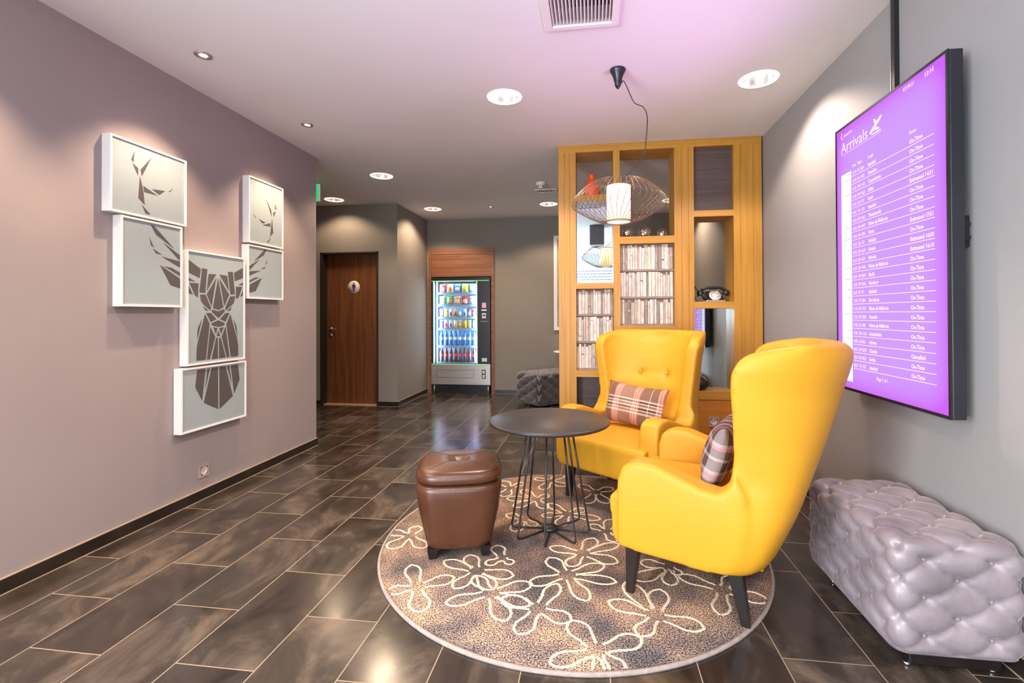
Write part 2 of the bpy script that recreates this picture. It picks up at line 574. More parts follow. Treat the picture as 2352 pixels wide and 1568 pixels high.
def remeshed(bm, voxel, iters, factor=0.5):
    """fuse solids into one soft skin; returns a new bmesh"""
    bmesh.ops.recalc_face_normals(bm, faces=bm.faces)
    me = bpy.data.meshes.new('tmp_skin')
    bm.to_mesh(me)
    bm.free()
    o = bpy.data.objects.new('tmp_skin', me)
    COL.objects.link(o)
    a = o.modifiers.new('r', 'REMESH'); a.mode = 'VOXEL'; a.voxel_size = voxel; a.use_smooth_shade = True
    s = o.modifiers.new('s', 'SMOOTH'); s.factor = factor; s.iterations = iters
    dg = bpy.context.evaluated_depsgraph_get()
    ev = o.evaluated_get(dg)
    m2 = bpy.data.meshes.new_from_object(ev)
    out = bmesh.new()
    out.from_mesh(m2)
    bpy.data.objects.remove(o)
    bpy.data.meshes.remove(me)
    bpy.data.meshes.remove(m2)
    return out

# ------------------------------------------------------------------ the room
DOWN = [(-0.594, 3.20), (1.05, 3.19), (-2.238, 4.83), (-3.30, 5.73), (-2.229, 6.45), (-0.588, 6.40), (1.02, 6.43)]
DOWN_BACK = [(-0.594, 0.2), (1.05, 0.2), (-0.594, -1.8), (1.05, -1.8)]
SPOTS = [(-2.202, 2.436), (-2.208, 3.446), (-1.394, 6.43)]
SPOTS_BACK = [(-2.202, 1.43), (-2.202, 0.42)]

FX0, FX1 = -6.0, XR
struct('floor', boxm(FX0, FX1, Y_BEHIND, Y_BACK + 0.9, -0.12, 0.0), M_floor)
ceil = struct('ceiling', boxm(FX0, FX1, Y_BEHIND, Y_BACK, H, H + 0.16), M_ceil)
bm = bmesh.new()
for x, y in DOWN + DOWN_BACK:
    lathe(bm, [(0, H - 0.05), (0.098, H - 0.05), (0.098, H + 0.11), (0, H + 0.11)], (x, y, 0), 32)
for x, y in SPOTS + SPOTS_BACK:
    lathe(bm, [(0, H - 0.05), (0.036, H - 0.05), (0.036, H + 0.06), (0, H + 0.06)], (x, y, 0), 20)
box(bm, -0.205, 0.10, 1.95, 2.44, H - 0.05, H + 0.12)
cut = obj('tmp_cut', bm, M_ceil)
md = ceil.modifiers.new('b', 'BOOLEAN'); md.operation = 'DIFFERENCE'; md.object = cut; md.solver = 'EXACT'
me = bpy.data.meshes.new_from_object(ceil.evaluated_get(bpy.context.evaluated_depsgraph_get()))
ceil.modifiers.clear(); ceil.data = me
bpy.data.objects.remove(cut)
ceil.data.materials.clear(); ceil.data.materials.append(M_ceil)

bm = bmesh.new()
box(bm, FX0, XL, -0.25, Y_LEFT_END, 0, H)
box(bm, XL - 0.15, XL, Y_BEHIND, -3.0, 0, H)
box(bm, XL - 0.15, XL, -3.0, -0.25, 0, 0.3)
box(bm, XL - 0.15, XL, -3.0, -0.25, 2.5, H)
struct('wall_left', bm, M_wall_l)
bm = bmesh.new()
for y in (-3.0, -2.1, -1.18, -0.31):
    box(bm, XL - 0.10, XL - 0.04, y, y + 0.06, 0.3, 2.5)
for z in (0.3, 2.44):
    box(bm, XL - 0.10, XL - 0.04, -3.0, -0.25, z, z + 0.06)
struct('window_2', bm, M_dark)
struct('wall_right', boxm(XR, XR + 0.15, Y_BEHIND, Y_BACK + 0.9, 0, H + 0.16), M_wall)
# back wall with the vending machine niche
bm = bmesh.new()
NX0, NX1, NZ = -2.515, -1.555, 2.215
box(bm, XL - 0.02, NX0, Y_BACK, Y_BACK + 0.9, 0, H + 0.16)
box(bm, NX1, XR, Y_BACK, Y_BACK + 0.9, 0, H + 0.16)
box(bm, NX0, NX1, Y_BACK, Y_BACK + 0.9, NZ, H + 0.16)
box(bm, NX0, NX1, Y_BACK + 0.85, Y_BACK + 0.9, 0, NZ)
struct('wall_back', bm, M_wall_b)
# washroom corner: wall with the door opening, and its return
DX0, DX1, DZ = -3.685, -2.853, 2.075
bm = bmesh.new()
box(bm, FX0, DX0, Y_WC, Y_BACK + 0.9, 0, H)
box(bm, DX1, XL - 0.0, Y_WC, Y_BACK + 0.9, 0, H)
box(bm, DX0, DX1, Y_WC, Y_BACK + 0.9, DZ, H)
box(bm, DX0, DX1, Y_WC + 0.16, Y_BACK + 0.9, 0, DZ)
struct('wall_washroom', bm, M_wall_b)
struct('wall_corridor', boxm(FX0 - 0.1, FX0, Y_BEHIND, Y_BACK, 0, H), M_wall)
# glazed front behind the camera
bm = bmesh.new()
WX0, WX1, WZ0, WZ1 = -2.45, 1.25, 0.35, 1.95
box(bm, FX0, WX0, Y_BEHIND - 0.15, Y_BEHIND, 0, H)
box(bm, WX1, XR, Y_BEHIND - 0.15, Y_BEHIND, 0, H)
box(bm, WX0, WX1, Y_BEHIND - 0.15, Y_BEHIND, 0, WZ0)
box(bm, WX0, WX1, Y_BEHIND - 0.15, Y_BEHIND, WZ1, H)
struct('wall_front', bm, mat('pale_front_wall', (0.62, 0.66, 0.68, 1), 0.8, noise=(2, 0.02, (1, 1, 1))))
bm = bmesh.new()
for x in (WX0, -1.22, 0.0, WX1 - 0.06):
    box(bm, x, x + 0.06, Y_BEHIND - 0.10, Y_BEHIND - 0.04, WZ0, WZ1)
for z in (WZ0, WZ1 - 0.06):
    box(bm, WX0, WX1, Y_BEHIND - 0.10, Y_BEHIND - 0.04, z, z + 0.06)
struct('window_1', bm, M_dark)


def skirting(name, segs, h=0.066, t=0.011):
    """segs: (x0,y0,x1,y1, nx,ny, joint positions along it): slate strip with grout joints, top and foot lines"""
    bm = bmesh.new()
    for x0, y0, x1, y1, nx, ny, joints in segs:
        L_ = hypot(x1 - x0, y1 - y0)
        dx, dy = (x1 - x0) / L_, (y1 - y0) / L_

        def q(a, b, t0, t1, z0, z1, mi):
            xs = sorted((x0 + dx * a + nx * t0, x0 + dx * b + nx * t1)); ys = sorted((y0 + dy * a + ny * t0, y0 + dy * b + ny * t1))
            box(bm, xs[0], xs[1], ys[0], ys[1], z0, z1, mi)
        cuts = [0] + [j for j in joints if 0 < j < L_] + [L_]
        for a, b in zip(cuts, cuts[1:]):
            q(a + (0.0016 if a else 0), b - (0.0016 if b < L_ else 0), 0, t, 0.004, h, 0)
        q(0, L_, 0, t * 0.75, 0.0, h - 0.001, 1)
        q(0, L_, 0, t * 0.8, h, h + 0.004, 1)
        q(0, L_, t * 0.7, t + 0.003, 0.0, 0.003, 1)
    return struct(name, bm, [M_skirt, M_grout])


JL = [2.337 + 0.605 * k for k in range(-9, 4)]
skirting('baseboard_left', [(XL, Y_BEHIND, XL, Y_LEFT_END + 0.011, 1, 0, [j - Y_BEHIND for j in JL]),
                            (XL, Y_LEFT_END, -5.9, Y_LEFT_END, 0, 1, [0.3 + 0.6 * k for k in range(6)])])
skirting('baseboard_right', [(XR, Y_BEHIND, XR, Y_SHELF, -1, 0, [0.4 + 0.605 * k for k in range(13)]),
                             (XR, Y_SHELF + 0.29, XR, Y_BACK, -1, 0, [0.5 + 0.605 * k for k in range(5)])])
skirting('baseboard_washroom', [(-5.9, Y_WC, DX0, Y_WC, 0, -1, [0.6 * k for k in range(1, 5)]), (DX1, Y_WC, XL + 0.011, Y_WC, 0, -1, []),
                                (XL, Y_WC, XL, Y_BACK - 0.03, 1, 0, [0.57])])
skirting('baseboard_back', [(-1.50, Y_BACK, XR, Y_BACK, 0, -1, [0.45 + 0.6 * k for k in range(5)])])

# ------------------------------------------------------------------ washroom door
d = bpy.data.objects.new('door_1', None); COL.objects.link(d); d['kind'] = 'structure'
d['label'] = 'brown walnut washroom door with round male pictogram and lever handle'
bm = bmesh.new()
box(bm, DX0, DX0 + 0.028, Y_WC - 0.006, Y_WC + 0.12, 0, DZ)
box(bm, DX1 - 0.022, DX1, Y_WC - 0.006, Y_WC + 0.12, 0, DZ)
box(bm, DX0, DX1, Y_WC - 0.006, Y_WC + 0.12, DZ - 0.022, DZ)
box(bm, DX0 + 0.028, DX0 + 0.04, Y_WC + 0.06, Y_WC + 0.12, 0, DZ - 0.02)
obj('door_frame', bm, mat('dark_brown_frame', (0.03, 0.022, 0.02, 1), 0.45, noise=(6, 0.1, (1, 1, 1))), d)
obj('door_leaf', boxm(-3.645, DX1 - 0.022, Y_WC + 0.095, Y_WC + 0.135, 0.012, DZ - 0.022), M_walnut, d)
obj('threshold', boxm(DX0 + 0.03, DX1 - 0.022, Y_WC + 0.02, Y_WC + 0.10, 0.0, 0.012), mat('oak_threshold', (0.62, 0.42, 0.24, 1), 0.5, noise=(9, 0.1, (1, 1, 1))), d)
yf = Y_WC + 0.095
bm = bmesh.new()
tube(bm, [(-3.585, yf, 1.03), (-3.585, yf - 0.05, 1.03)], 0.010, 12)
tube(bm, catmull([(-3.585, yf - 0.05, 1.03), (-3.56, yf - 0.056, 1.03), (-3.48, yf - 0.052, 1.03)], 6), 0.0095, 12)
lathe(bm, [(0, -0.001), (0.026, -0.001), (0.026, -0.008), (0, -0.008)], (-3.585, yf, 1.03), 24, axis='Y')
obj('door_handle', bm, M_steel, d)
bm = bmesh.new()
lathe(bm, [(0, -0.001), (0.026, -0.001), (0.026, -0.008), (0, -0.008)], (-3.585, yf, 0.945), 24, axis='Y')
lathe(bm, [(0, -0.008), (0.009, -0.008), (0.009, -0.014), (0, -0.014)], (-3.585, yf, 0.945), 16, axis='Y')
obj('key_escutcheon', bm, M_steel, d)
bm = bmesh.new()
cx, cz = -3.25, 1.608
lathe(bm, [(0, 0.0), (0.086, 0.0), (0.086, -0.003), (0, -0.003)], (cx, yf, cz), 40, axis='Y', mi=0)
lathe(bm, [(0, -0.003), (0.0125, -0.003), (0.0125, -0.0045), (0, -0.0045)], (cx, yf, cz + 0.047), 20, axis='Y', mi=1)
for x0, x1, z0, z1 in ((-0.024, 0.024, 0.008, 0.032), (-0.024, -0.016, -0.022, 0.01), (0.016, 0.024, -0.022, 0.01), (-0.0135, 0.0135, -0.012, 0.01), (-0.0135, -0.0015, -0.066, -0.01), (0.0015, 0.0135, -0.066, -0.01)):
    box(bm, cx + x0, cx + x1, yf - 0.0045, yf - 0.003, cz + z0, cz + z1, 1)
obj('male_pictogram', bm, [M_white, mat('plum_ink', (0.07, 0.03, 0.13, 1), 0.5, noise=(9, 0.1, (1, 1, 1)))], d)

# ------------------------------------------------------------------ ceiling lights
M_glow = emat('downlight_tube_glow', (1.0, 0.93, 0.86, 1), 14)
M_ring = mat('frosted_downlight_ring', (0.92, 0.9, 0.88, 1), 0.4, noise=(4, 0.02, (1, 1, 1)), emit=(1, 0.93, 0.86, 1), emit_s=0.9)
M_refl = mat('downlight_reflector', (0.78, 0.77, 0.76, 1), 0.22, 0.9, noise=(5, 0.05, (1, 1, 1)))


def downlight(x, y, label, group, power, color, size=None):
    t = thing('downlight', label, 'ceiling light', (x, y, H), 0, group)
    bm = bmesh.new()
    lathe(bm, [(0.0925, 0.012), (0.0925, -0.004), (0.100, -0.009), (0.118, -0.004), (0.120, 0.0), (0.0975, 0.0), (0.0975, 0.012)], seg=48, closed=True)
    obj('trim_ring', bm, M_ring, t)
    bm = bmesh.new()
    lathe(bm, [(0.0925, 0.0), (0.088, 0.03), (0.072, 0.07), (0.045, 0.098), (0, 0.102)], seg=40)
    obj('reflector', bm, M_refl, t)
    for s in (-1, 1):
        bm = bmesh.new()
        tube(bm, [(s * 0.018, -0.058, 0.052), (s * 0.018, 0.058, 0.052)], 0.0085, 10)
        obj('lamp_tube', bm, M_glow, t)
    l = lamp('downlight_beam', 'SPOT', (x, y, H - 0.012), power, color, (0, 0, 0), spot_size=radians(134), spot_blend=0.3, shadow_soft_size=0.09)
    return t


lab = ['bright round downlight in the ceiling above the brown leather stool', 'round downlight in the ceiling beside the right wall, above the arrivals screen',
       'round downlight in the ceiling near the end of the violet-grey wall', 'round downlight in the ceiling in front of the washroom door',
       'small looking round downlight before the vending machine corner', 'round downlight just left of the oak room divider, near the back wall',
       'round downlight seen through the top opening of the oak room divider']
for (x, y), l_, p in zip(DOWN, lab, (120, 70, 66, 26, 54, 52, 52)):
    downlight(x, y, l_, 'round downlights in the ceiling', p, NEUTRAL if y < 4 else WARM)
for (x, y), w_ in zip(DOWN_BACK, ('nearest the left of', 'nearest the right of', 'furthest back left of', 'furthest back right of')):
    downlight(x, y, 'round downlight behind the camera, %s the four' % w_, 'downlights behind the camera', 75, NEUTRAL)

M_spotglow = emat('spot_bulb_glow', (1.0, 0.85, 0.62, 1), 14)


def spot(x, y, label, group, power):
    t = thing('ceiling_spotlight', label, 'spotlight', (x, y, H), 0, group)
    bm = bmesh.new()
    lathe(bm, [(0.024, 0.01), (0.024, -0.003), (0.03, -0.006), (0.045, -0.004), (0.046, 0.0), (0.035, 0.0), (0.035, 0.01)], seg=32, closed=True)
    obj('trim_ring', bm, M_steel, t)
    bm = bmesh.new()
    lathe(bm, [(0.0, 0.004), (0.017, 0.006), (0.02, 0.012), (0.0, 0.03)], seg=24)
    obj('bulb', bm, M_spotglow, t)
    bm = bmesh.new()
    lathe(bm, [(0.024, 0.0), (0.030, 0.03), (0.015, 0.05), (0, 0.05)], seg=24)
    obj('reflector', bm, M_refl, t)
    lamp('spotlight_beam', 'SPOT', (x, y, H - 0.012), power, WARM, (0, 0, 0), spot_size=radians(94), spot_blend=0.65, shadow_soft_size=0.018)
    return t


for (x, y), l_ in zip(SPOTS, ['small steel-rimmed spotlight in the ceiling, nearest along the violet-grey wall', 'small spotlight in the ceiling between the first spot and the wall end',
                              'tiny warm spotlight in the ceiling before the vending machine']):
    spot(x, y, l_, 'small ceiling spotlights', 100 if y < 4 else 35)
for (x, y), w_ in zip(SPOTS_BACK, ('just out of the frame along', 'furthest back along')):
    spot(x, y, 'small ceiling spotlight %s the violet-grey wall' % w_, 'spotlights beyond the frame', 115)

# ------------------------------------------------------------------ air grille, detector, small grille, exit sign
t = thing('air_vent', 'large white louvred air vent in the ceiling with dark gaps', 'vent', (-0.0525, 2.19, H))
bm = bmesh.new()
X0, X1, Y0, Y1 = -0.1905, 0.1905, -0.27, 0.28
for a in ((X0, X0 + 0.042, Y0, Y1), (X1 - 0.036, X1, Y0, Y1), (X0 + 0.042, X1 - 0.036, Y1 - 0.032, Y1), (X0 + 0.042, X1 - 0.036, Y0, Y0 + 0.032)):
    box(bm, *a, -0.014, 0.0, 0, 0.003, 1)
obj('vent_frame', bm, M_white, t)
nsl = 17
for k in range(nsl):
    x = X0 + 0.050 + (X1 - X0 - 0.098) * k / (nsl - 1)
    bm = bmesh.new()
    prism(bm, [(x - 0.004, -0.008), (x + 0.0, -0.009), (x + 0.007, 0.022), (x + 0.003, 0.022)], Y0 + 0.032, Y1 - 0.032, 'Y')
    obj('vent_slat', bm, M_white, t)
obj('vent_duct', boxm(X0 + 0.041, X1 - 0.04, Y0 + 0.03, Y1 - 0.035, 0.08, 0.1), M_blackp, t)

t = thing('smoke_detector', 'white round smoke detector on the ceiling left of the oak room divider', 'smoke detector', (-0.58, 5.352, H))
bm = bmesh.new()
lathe(bm, [(0, 0), (0.055, 0), (0.055, -0.02), (0.045, -0.03), (0, -0.03)], seg=32)
obj('base', bm, M_white, t)
bm = bmesh.new()
lathe(bm, [(0.03, -0.03), (0.028, -0.048), (0.033, -0.052), (0.03, -0.06), (0, -0.062)], seg=24)
obj('sensor_head', bm, M_white, t)
bm = bmesh.new()
for k in range(8):
    a = k * pi / 4
    box(bm, 0.0305 * cos(a) - 0.003, 0.0305 * cos(a) + 0.003, 0.0305 * sin(a) - 0.003, 0.0305 * sin(a) + 0.003, -0.048, -0.034)
obj('sensor_slots', bm, M_blackp, t)

t = thing('ceiling_grille', 'small rectangular slotted grille on the ceiling behind the smoke detector', 'vent', (-0.555, 5.70, H))
bm = bmesh.new()
for a in ((-0.13, 0.13, -0.075, -0.055), (-0.13, 0.13, 0.055, 0.075), (-0.13, -0.105, -0.055, 0.055), (0.105, 0.13, -0.055, 0.055)):
    box(bm, *a, -0.008, 0)
obj('grille_frame', bm, M_white, t)
bm = bmesh.new()
for k in range(9):
    x = -0.1 + 0.025 * k
    box(bm, x, x + 0.011, -0.055, 0.055, -0.006, -0.002)
obj('grille_bars', bm, M_white, t)
obj('grille_backing', boxm(-0.105, 0.105, -0.055, 0.055, -0.0015, 0), M_blackp, t)

t = thing('exit_sign', 'green illuminated emergency exit sign hanging from the ceiling behind the wall end', 'sign', (-3.10, 4.8, 0))
obj('sign_body', boxm(-0.17, 0.165, -0.012, 0.02, 2.462, 2.645, 0, 0.003, 1), mat('white_sign_body', (0.75, 0.85, 0.78, 1), 0.4, noise=(4, 0.02, (1, 1, 1)), emit=(0.4, 1, 0.6, 1), emit_s=0.25), t)
obj('green_panel', boxm(-0.158, 0.152, -0.0135, -0.012, 2.474, 2.633), emat('exit_green_glow', (0.0, 0.62, 0.13, 1), 1.0), t)
bm = bmesh.new()
prism(bm, [(0.035, 2.55), (0.085, 2.50), (0.098, 2.51), (0.072, 2.54), (0.10, 2.58), (0.085, 2.58), (0.06, 2.552)], -0.0145, -0.0136, 'Y')
prism(bm, [(-0.14, 2.49), (-0.06, 2.49), (-0.06, 2.62), (-0.14, 2.62)], -0.0145, -0.0136, 'Y')
tube(bm, [(-0.02, -0.015, 2.50), (0.0, -0.015, 2.54), (0.005, -0.015, 2.58)], 0.006, 6)
tube(bm, [(0.0, -0.015, 2.54), (0.03, -0.015, 2.53), (0.035, -0.015, 2.50)], 0.006, 6)
obj('pictogram', bm, emat('exit_white_glow', (0.85, 1, 0.9, 1), 1.2), t)
for x in (-0.1, 0.1):
    bm = bmesh.new()
    tube(bm, [(x, 0.004, 2.645), (x, 0.004, H)], 0.003, 8)
    obj('hanger_rod', bm, M_steel, t)
# what the divider's mirror shows of the room behind: hanging box and the white board with lines of print
t = thing('ceiling_box', 'grey box hanging from the ceiling, seen only in the divider mirror', 'ceiling box', (0.07, 0.50, H))
obj('casing', boxm(-0.12, 0.12, -0.15, 0.15, -0.33, 0.0, 0, 0.004, 1), mat('grey_casing', (0.20, 0.21, 0.22, 1), 0.5, noise=(4, 0.05, (1, 1, 1))), t)
t = thing('notice_board', 'long white board with lines of small print above the windows behind the camera', 'board', (0, Y_BEHIND, 2.0))
bm = boxm(-1.6, 1.2, 0.001, 0.03, 0.0, 0.35)
rz_ = random.Random(2)
for r, zz in enumerate((0.27, 0.20, 0.13, 0.06)):
    x = -0.9 + 0.2 * r
    while x < 0.9 - 0.15 * r:
        w_ = rz_.uniform(0.02, 0.06)
        box(bm, x, x + w_, 0.03, 0.031, zz, zz + 0.028, 1)
        x += w_ + 0.012
obj('board', bm, [M_white, mat('grey_print', (0.22, 0.24, 0.3, 1), 0.6, noise=(4, 0.05, (1, 1, 1)))], t)


def socket(parent, face, m=None):
    """face(u, v, d) -> local point; u across, v up, d out of the wall"""
    def pbox(bm, u0, u1, v0, v1, d0, d1):
        a, b = face(u0, v0, d0), face(u1, v1, d1)
        xs = [sorted(z) for z in zip(a, b)]
        box(bm, xs[0][0], xs[0][1], xs[1][0], xs[1][1], xs[2][0], xs[2][1])
    bm = bmesh.new()
    for a in ((-0.041, 0.041, 0.028, 0.041), (-0.041, 0.041, -0.041, -0.028), (-0.041, -0.028, -0.028, 0.028), (0.028, 0.041, -0.028, 0.028)):
        pbox(bm, *a, 0, 0.009)
    obj('cover_frame', bm, mat('champagne_plastic', (0.50, 0.40, 0.35, 1), 0.35, 0.3, noise=(9, 0.05, (1, 1, 1))), parent)
    bm = bmesh.new()
    n = 24
    for r0, r1, d0, d1 in ((0.0, 0.019, 0.002, 0.002), (0.019, 0.0205, 0.002, 0.0075), (0.0205, 0.027, 0.0075, 0.0075)):
        for k in range(n):
            a0, a1 = 2 * pi * k / n, 2 * pi * (k + 1) / n
            pts = [face(r0 * cos(a0), r0 * sin(a0), d0), face(r1 * cos(a0), r1 * sin(a0), d1), face(r1 * cos(a1), r1 * sin(a1), d1), face(r0 * cos(a1), r0 * sin(a1), d0)]
            if r0 == 0:
                pts = pts[:3]
            bm.faces.new([bm.verts.new(p) for p in pts])
    bmesh.ops.remove_doubles(bm, verts=bm.verts, dist=1e-5)
    obj('socket_insert', bm, mat('cream_plastic', (0.72, 0.62, 0.58, 1), 0.3, noise=(9, 0.03, (1, 1, 1))), parent)
    bm = bmesh.new()
    for u in (-0.0095, 0.0095):
        pbox(bm, u - 0.0024, u + 0.0024, -0.0024, 0.0024, 0.0021, 0.003)
    obj('pin_holes', bm, M_blackp, parent)


t = thing('wall_socket', 'beige power socket low on the violet-grey wall under the deer pictures', 'socket', (XL, 2.862, 0.188))
socket(t, lambda u, v, d_: (d_, u, v))

ART = {
 'C': [[(2.692,1.577),(2.788,1.526),(2.778,1.467),(2.692,1.497)],[(2.692,1.463),(2.746,1.443),(2.692,1.443)],[(2.698,1.431),(2.77,1.432),(2.765,1.339),(2.742,1.353)],[(2.692,1.416),(2.726,1.358),(2.692,1.364)],[(2.798,1.533),(2.841,1.53),(2.824,1.371),(2.776,1.374)],[(2.851,1.499),(2.917,1.503),(2.836,1.385)],[(2.917,1.478),(2.877,1.285),(2.835,1.364)],[(2.931,1.477),(2.98,1.278),(2.935,1.26),(2.887,1.273)],[(2.942,1.478),(3.033,1.369),(2.988,1.287)],[(2.944,1.503),(3.014,1.5),(3.031,1.392)],[(3.02,1.528),(3.066,1.532),(3.087,1.373),(3.043,1.37)],[(3.077,1.526),(3.164,1.571),(3.164,1.495),(3.085,1.467)],[(3.12,1.443),(3.164,1.462),(3.164,1.443)],[(3.096,1.429),(3.159,1.431),(3.124,1.354),(3.096,1.34)],[(3.164,1.407),(3.164,1.365),(3.139,1.359)],[(2.781,1.36),(2.825,1.361),(2.872,1.276),(2.868,1.255),(2.804,1.3),(2.788,1.32)],[(3.041,1.357),(3.089,1.36),(3.075,1.309),(3.0,1.256),(2.995,1.278)],[(2.807,1.284),(2.851,1.255),(2.825,1.256)],[(2.881,1.263),(2.935,1.251),(2.986,1.267),(2.992,1.25),(2.937,1.205),(2.879,1.246)],[(3.01,1.256),(3.058,1.285),(3.041,1.256)],[(2.831,1.24),(2.87,1.24),(2.919,1.198),(2.868,1.179)],[(2.95,1.198),(2.998,1.24),(3.035,1.241),(3.0,1.18)],[(2.874,1.17),(2.933,1.19),(2.992,1.171),(2.986,1.154),(2.937,1.145),(2.883,1.155)],[(2.822,1.233),(2.86,1.166),(2.828,0.93),(2.753,0.932),(2.755,1.006),(2.763,1.049)],[(2.798,1.201),(2.761,1.069),(2.76,1.109),(2.765,1.143)],[(3.043,1.233),(3.107,1.054),(3.117,1.009),(3.117,0.93),(3.047,0.93),(3.006,1.163)],[(3.07,1.198),(3.102,1.144),(3.111,1.067)],[(2.866,1.146),(2.908,1.079),(2.862,0.93),(2.837,0.931)],[(2.891,1.143),(2.927,1.137),(2.913,1.097)],[(2.933,1.12),(2.952,1.082),(2.92,1.082)],[(2.942,1.137),(2.982,1.142),(2.959,1.095)],[(2.998,1.146),(3.035,0.931),(3.01,0.932),(2.964,1.078)],[(2.915,1.071),(2.931,1.071),(2.931,0.93),(2.876,0.93)],[(2.941,1.07),(2.956,1.069),(3.001,0.931),(2.941,0.93)]],
 'D': [[(2.759,0.871),(2.827,0.871),(2.799,0.666),(2.744,0.762)],[(2.84,0.869),(2.862,0.87),(2.824,0.737)],[(2.876,0.871),(2.931,0.871),(2.933,0.584),(2.812,0.65)],[(2.943,0.871),(2.999,0.87),(3.066,0.651),(2.945,0.583)],[(3.011,0.87),(3.033,0.869),(3.055,0.736)],[(3.046,0.869),(3.115,0.871),(3.132,0.761),(3.079,0.667)]],
 'B': [[(2.432,1.75),(2.451,1.749),(2.587,1.632),(2.467,1.697)],[(2.423,1.676),(2.453,1.621),(2.434,1.63)],[(2.446,1.613),(2.505,1.584),(2.466,1.588)],[(2.513,1.659),(2.629,1.596),(2.629,1.562)],[(2.505,1.573),(2.629,1.559),(2.629,1.52)],[(2.492,1.522),(2.629,1.452),(2.63,1.391),(2.563,1.408)],[(2.518,1.519),(2.573,1.513),(2.629,1.488),(2.629,1.467)]],
 'F': [[(3.395,1.734),(3.417,1.737),(3.389,1.691),(3.279,1.63)],[(3.225,1.588),(3.344,1.654),(3.227,1.557)],[(3.225,1.551),(3.353,1.567),(3.225,1.517)],[(3.426,1.662),(3.419,1.623),(3.408,1.621)],[(3.408,1.605),(3.397,1.587),(3.353,1.579)],[(3.225,1.481),(3.289,1.509),(3.336,1.514),(3.227,1.467)],[(3.236,1.453),(3.365,1.512),(3.298,1.407),(3.227,1.39)]],
 'A': [[(2.332,2.142),(2.328,2.081),(2.314,2.089)],[(2.321,2.073),(2.356,2.054),(2.354,2.011)],[(2.437,2.14),(2.377,2.014),(2.369,2.05)],[(2.365,2.013),(2.386,1.936),(2.395,1.855),(2.356,1.887)],[(2.385,1.963),(2.476,1.929),(2.392,1.929)],[(2.439,1.958),(2.526,1.969),(2.487,1.936)],[(2.582,1.999),(2.559,1.973),(2.545,1.968)],[(2.377,1.853),(2.431,1.808),(2.401,1.806)]],
 'E': [[(3.421,2.126),(3.476,2.054),(3.478,2.008)],[(3.525,2.124),(3.537,2.079),(3.519,2.075)],[(3.531,2.062),(3.504,2.009),(3.496,2.043)],[(3.27,1.991),(3.304,1.965),(3.296,1.964)],[(3.331,1.963),(3.41,1.948),(3.371,1.935)],[(3.371,1.922),(3.464,1.955),(3.464,1.926)],[(3.484,1.998),(3.498,1.88),(3.459,1.846)],[(3.47,1.84),(3.444,1.8),(3.421,1.794)]],
}
RUG_FLOWERS = [((-0.782,2.038),[(-0.877,2.213),(-0.7,1.868),(-0.639,2.135),(-0.899,1.986)]),((-0.548,2.198),[(-0.624,2.341),(-0.37,2.18),(-0.731,2.271),(-0.616,2.046),(-0.443,2.059)]),((-0.446,2.036),[(-0.618,1.934),(-0.347,1.855),(-0.279,2.13),(-0.265,1.968),(-0.55,2.157)]),((-0.23,1.949),[(-0.289,1.784),(-0.39,2.007),(-0.162,2.143),(-0.092,1.889)]),((-0.127,2.219),[(-0.222,2.367),(0.047,2.335),(0.1,2.191),(-0.029,2.029),(-0.29,2.123)]),((-0.06,2.428),[(-0.229,2.473),(-0.001,2.603),(0.129,2.557),(0.115,2.363),(-0.123,2.297)]),((0.245,1.965),[(0.284,2.157),(0.058,2.04),(0.419,1.913),(0.165,1.835),(0.141,2.196)]),((0.009,1.735),[(-0.156,1.651),(-0.092,1.892),(0.173,1.826),(0.025,1.621),(0.095,1.638)]),((0.355,2.351),[(0.335,2.193),(0.185,2.216),(0.224,2.382),(0.396,2.287)]),((0.556,2.188),[(0.502,2.004),(0.384,2.285),(0.725,2.127),(0.633,2.31)]),((-0.999,2.502),[(-1.057,2.352),(-1.13,2.538),(-0.999,2.621),(-0.871,2.381)]),((-0.452,2.329),[(-0.392,2.286),(-0.521,2.262),(-0.509,2.456)]),((-0.159,2.896),[(-0.289,3.04),(-0.056,2.987),(0.038,2.846),(-0.199,2.723),(-0.313,2.851)]),((-0.375,3.101),[(-0.49,3.259),(-0.302,3.186),(-0.297,2.956),(-0.501,2.957),(-0.569,3.092)]),((0.01,3.273),[(-0.1,3.409),(0.13,3.37),(0.086,3.087),(-0.046,3.07)]),((-0.315,3.454),[(-0.434,3.494),(-0.235,3.596),(-0.196,3.363),(-0.359,3.275)]),((-0.41,2.789),[(-0.525,2.849),(-0.445,2.626),(-0.328,2.707)]),((-0.579,3.281),[(-0.66,3.411),(-0.498,3.395),(-0.598,3.118)]),((0.065,2.691),[(-0.022,2.768),(0.109,2.855),(0.112,2.574)])]

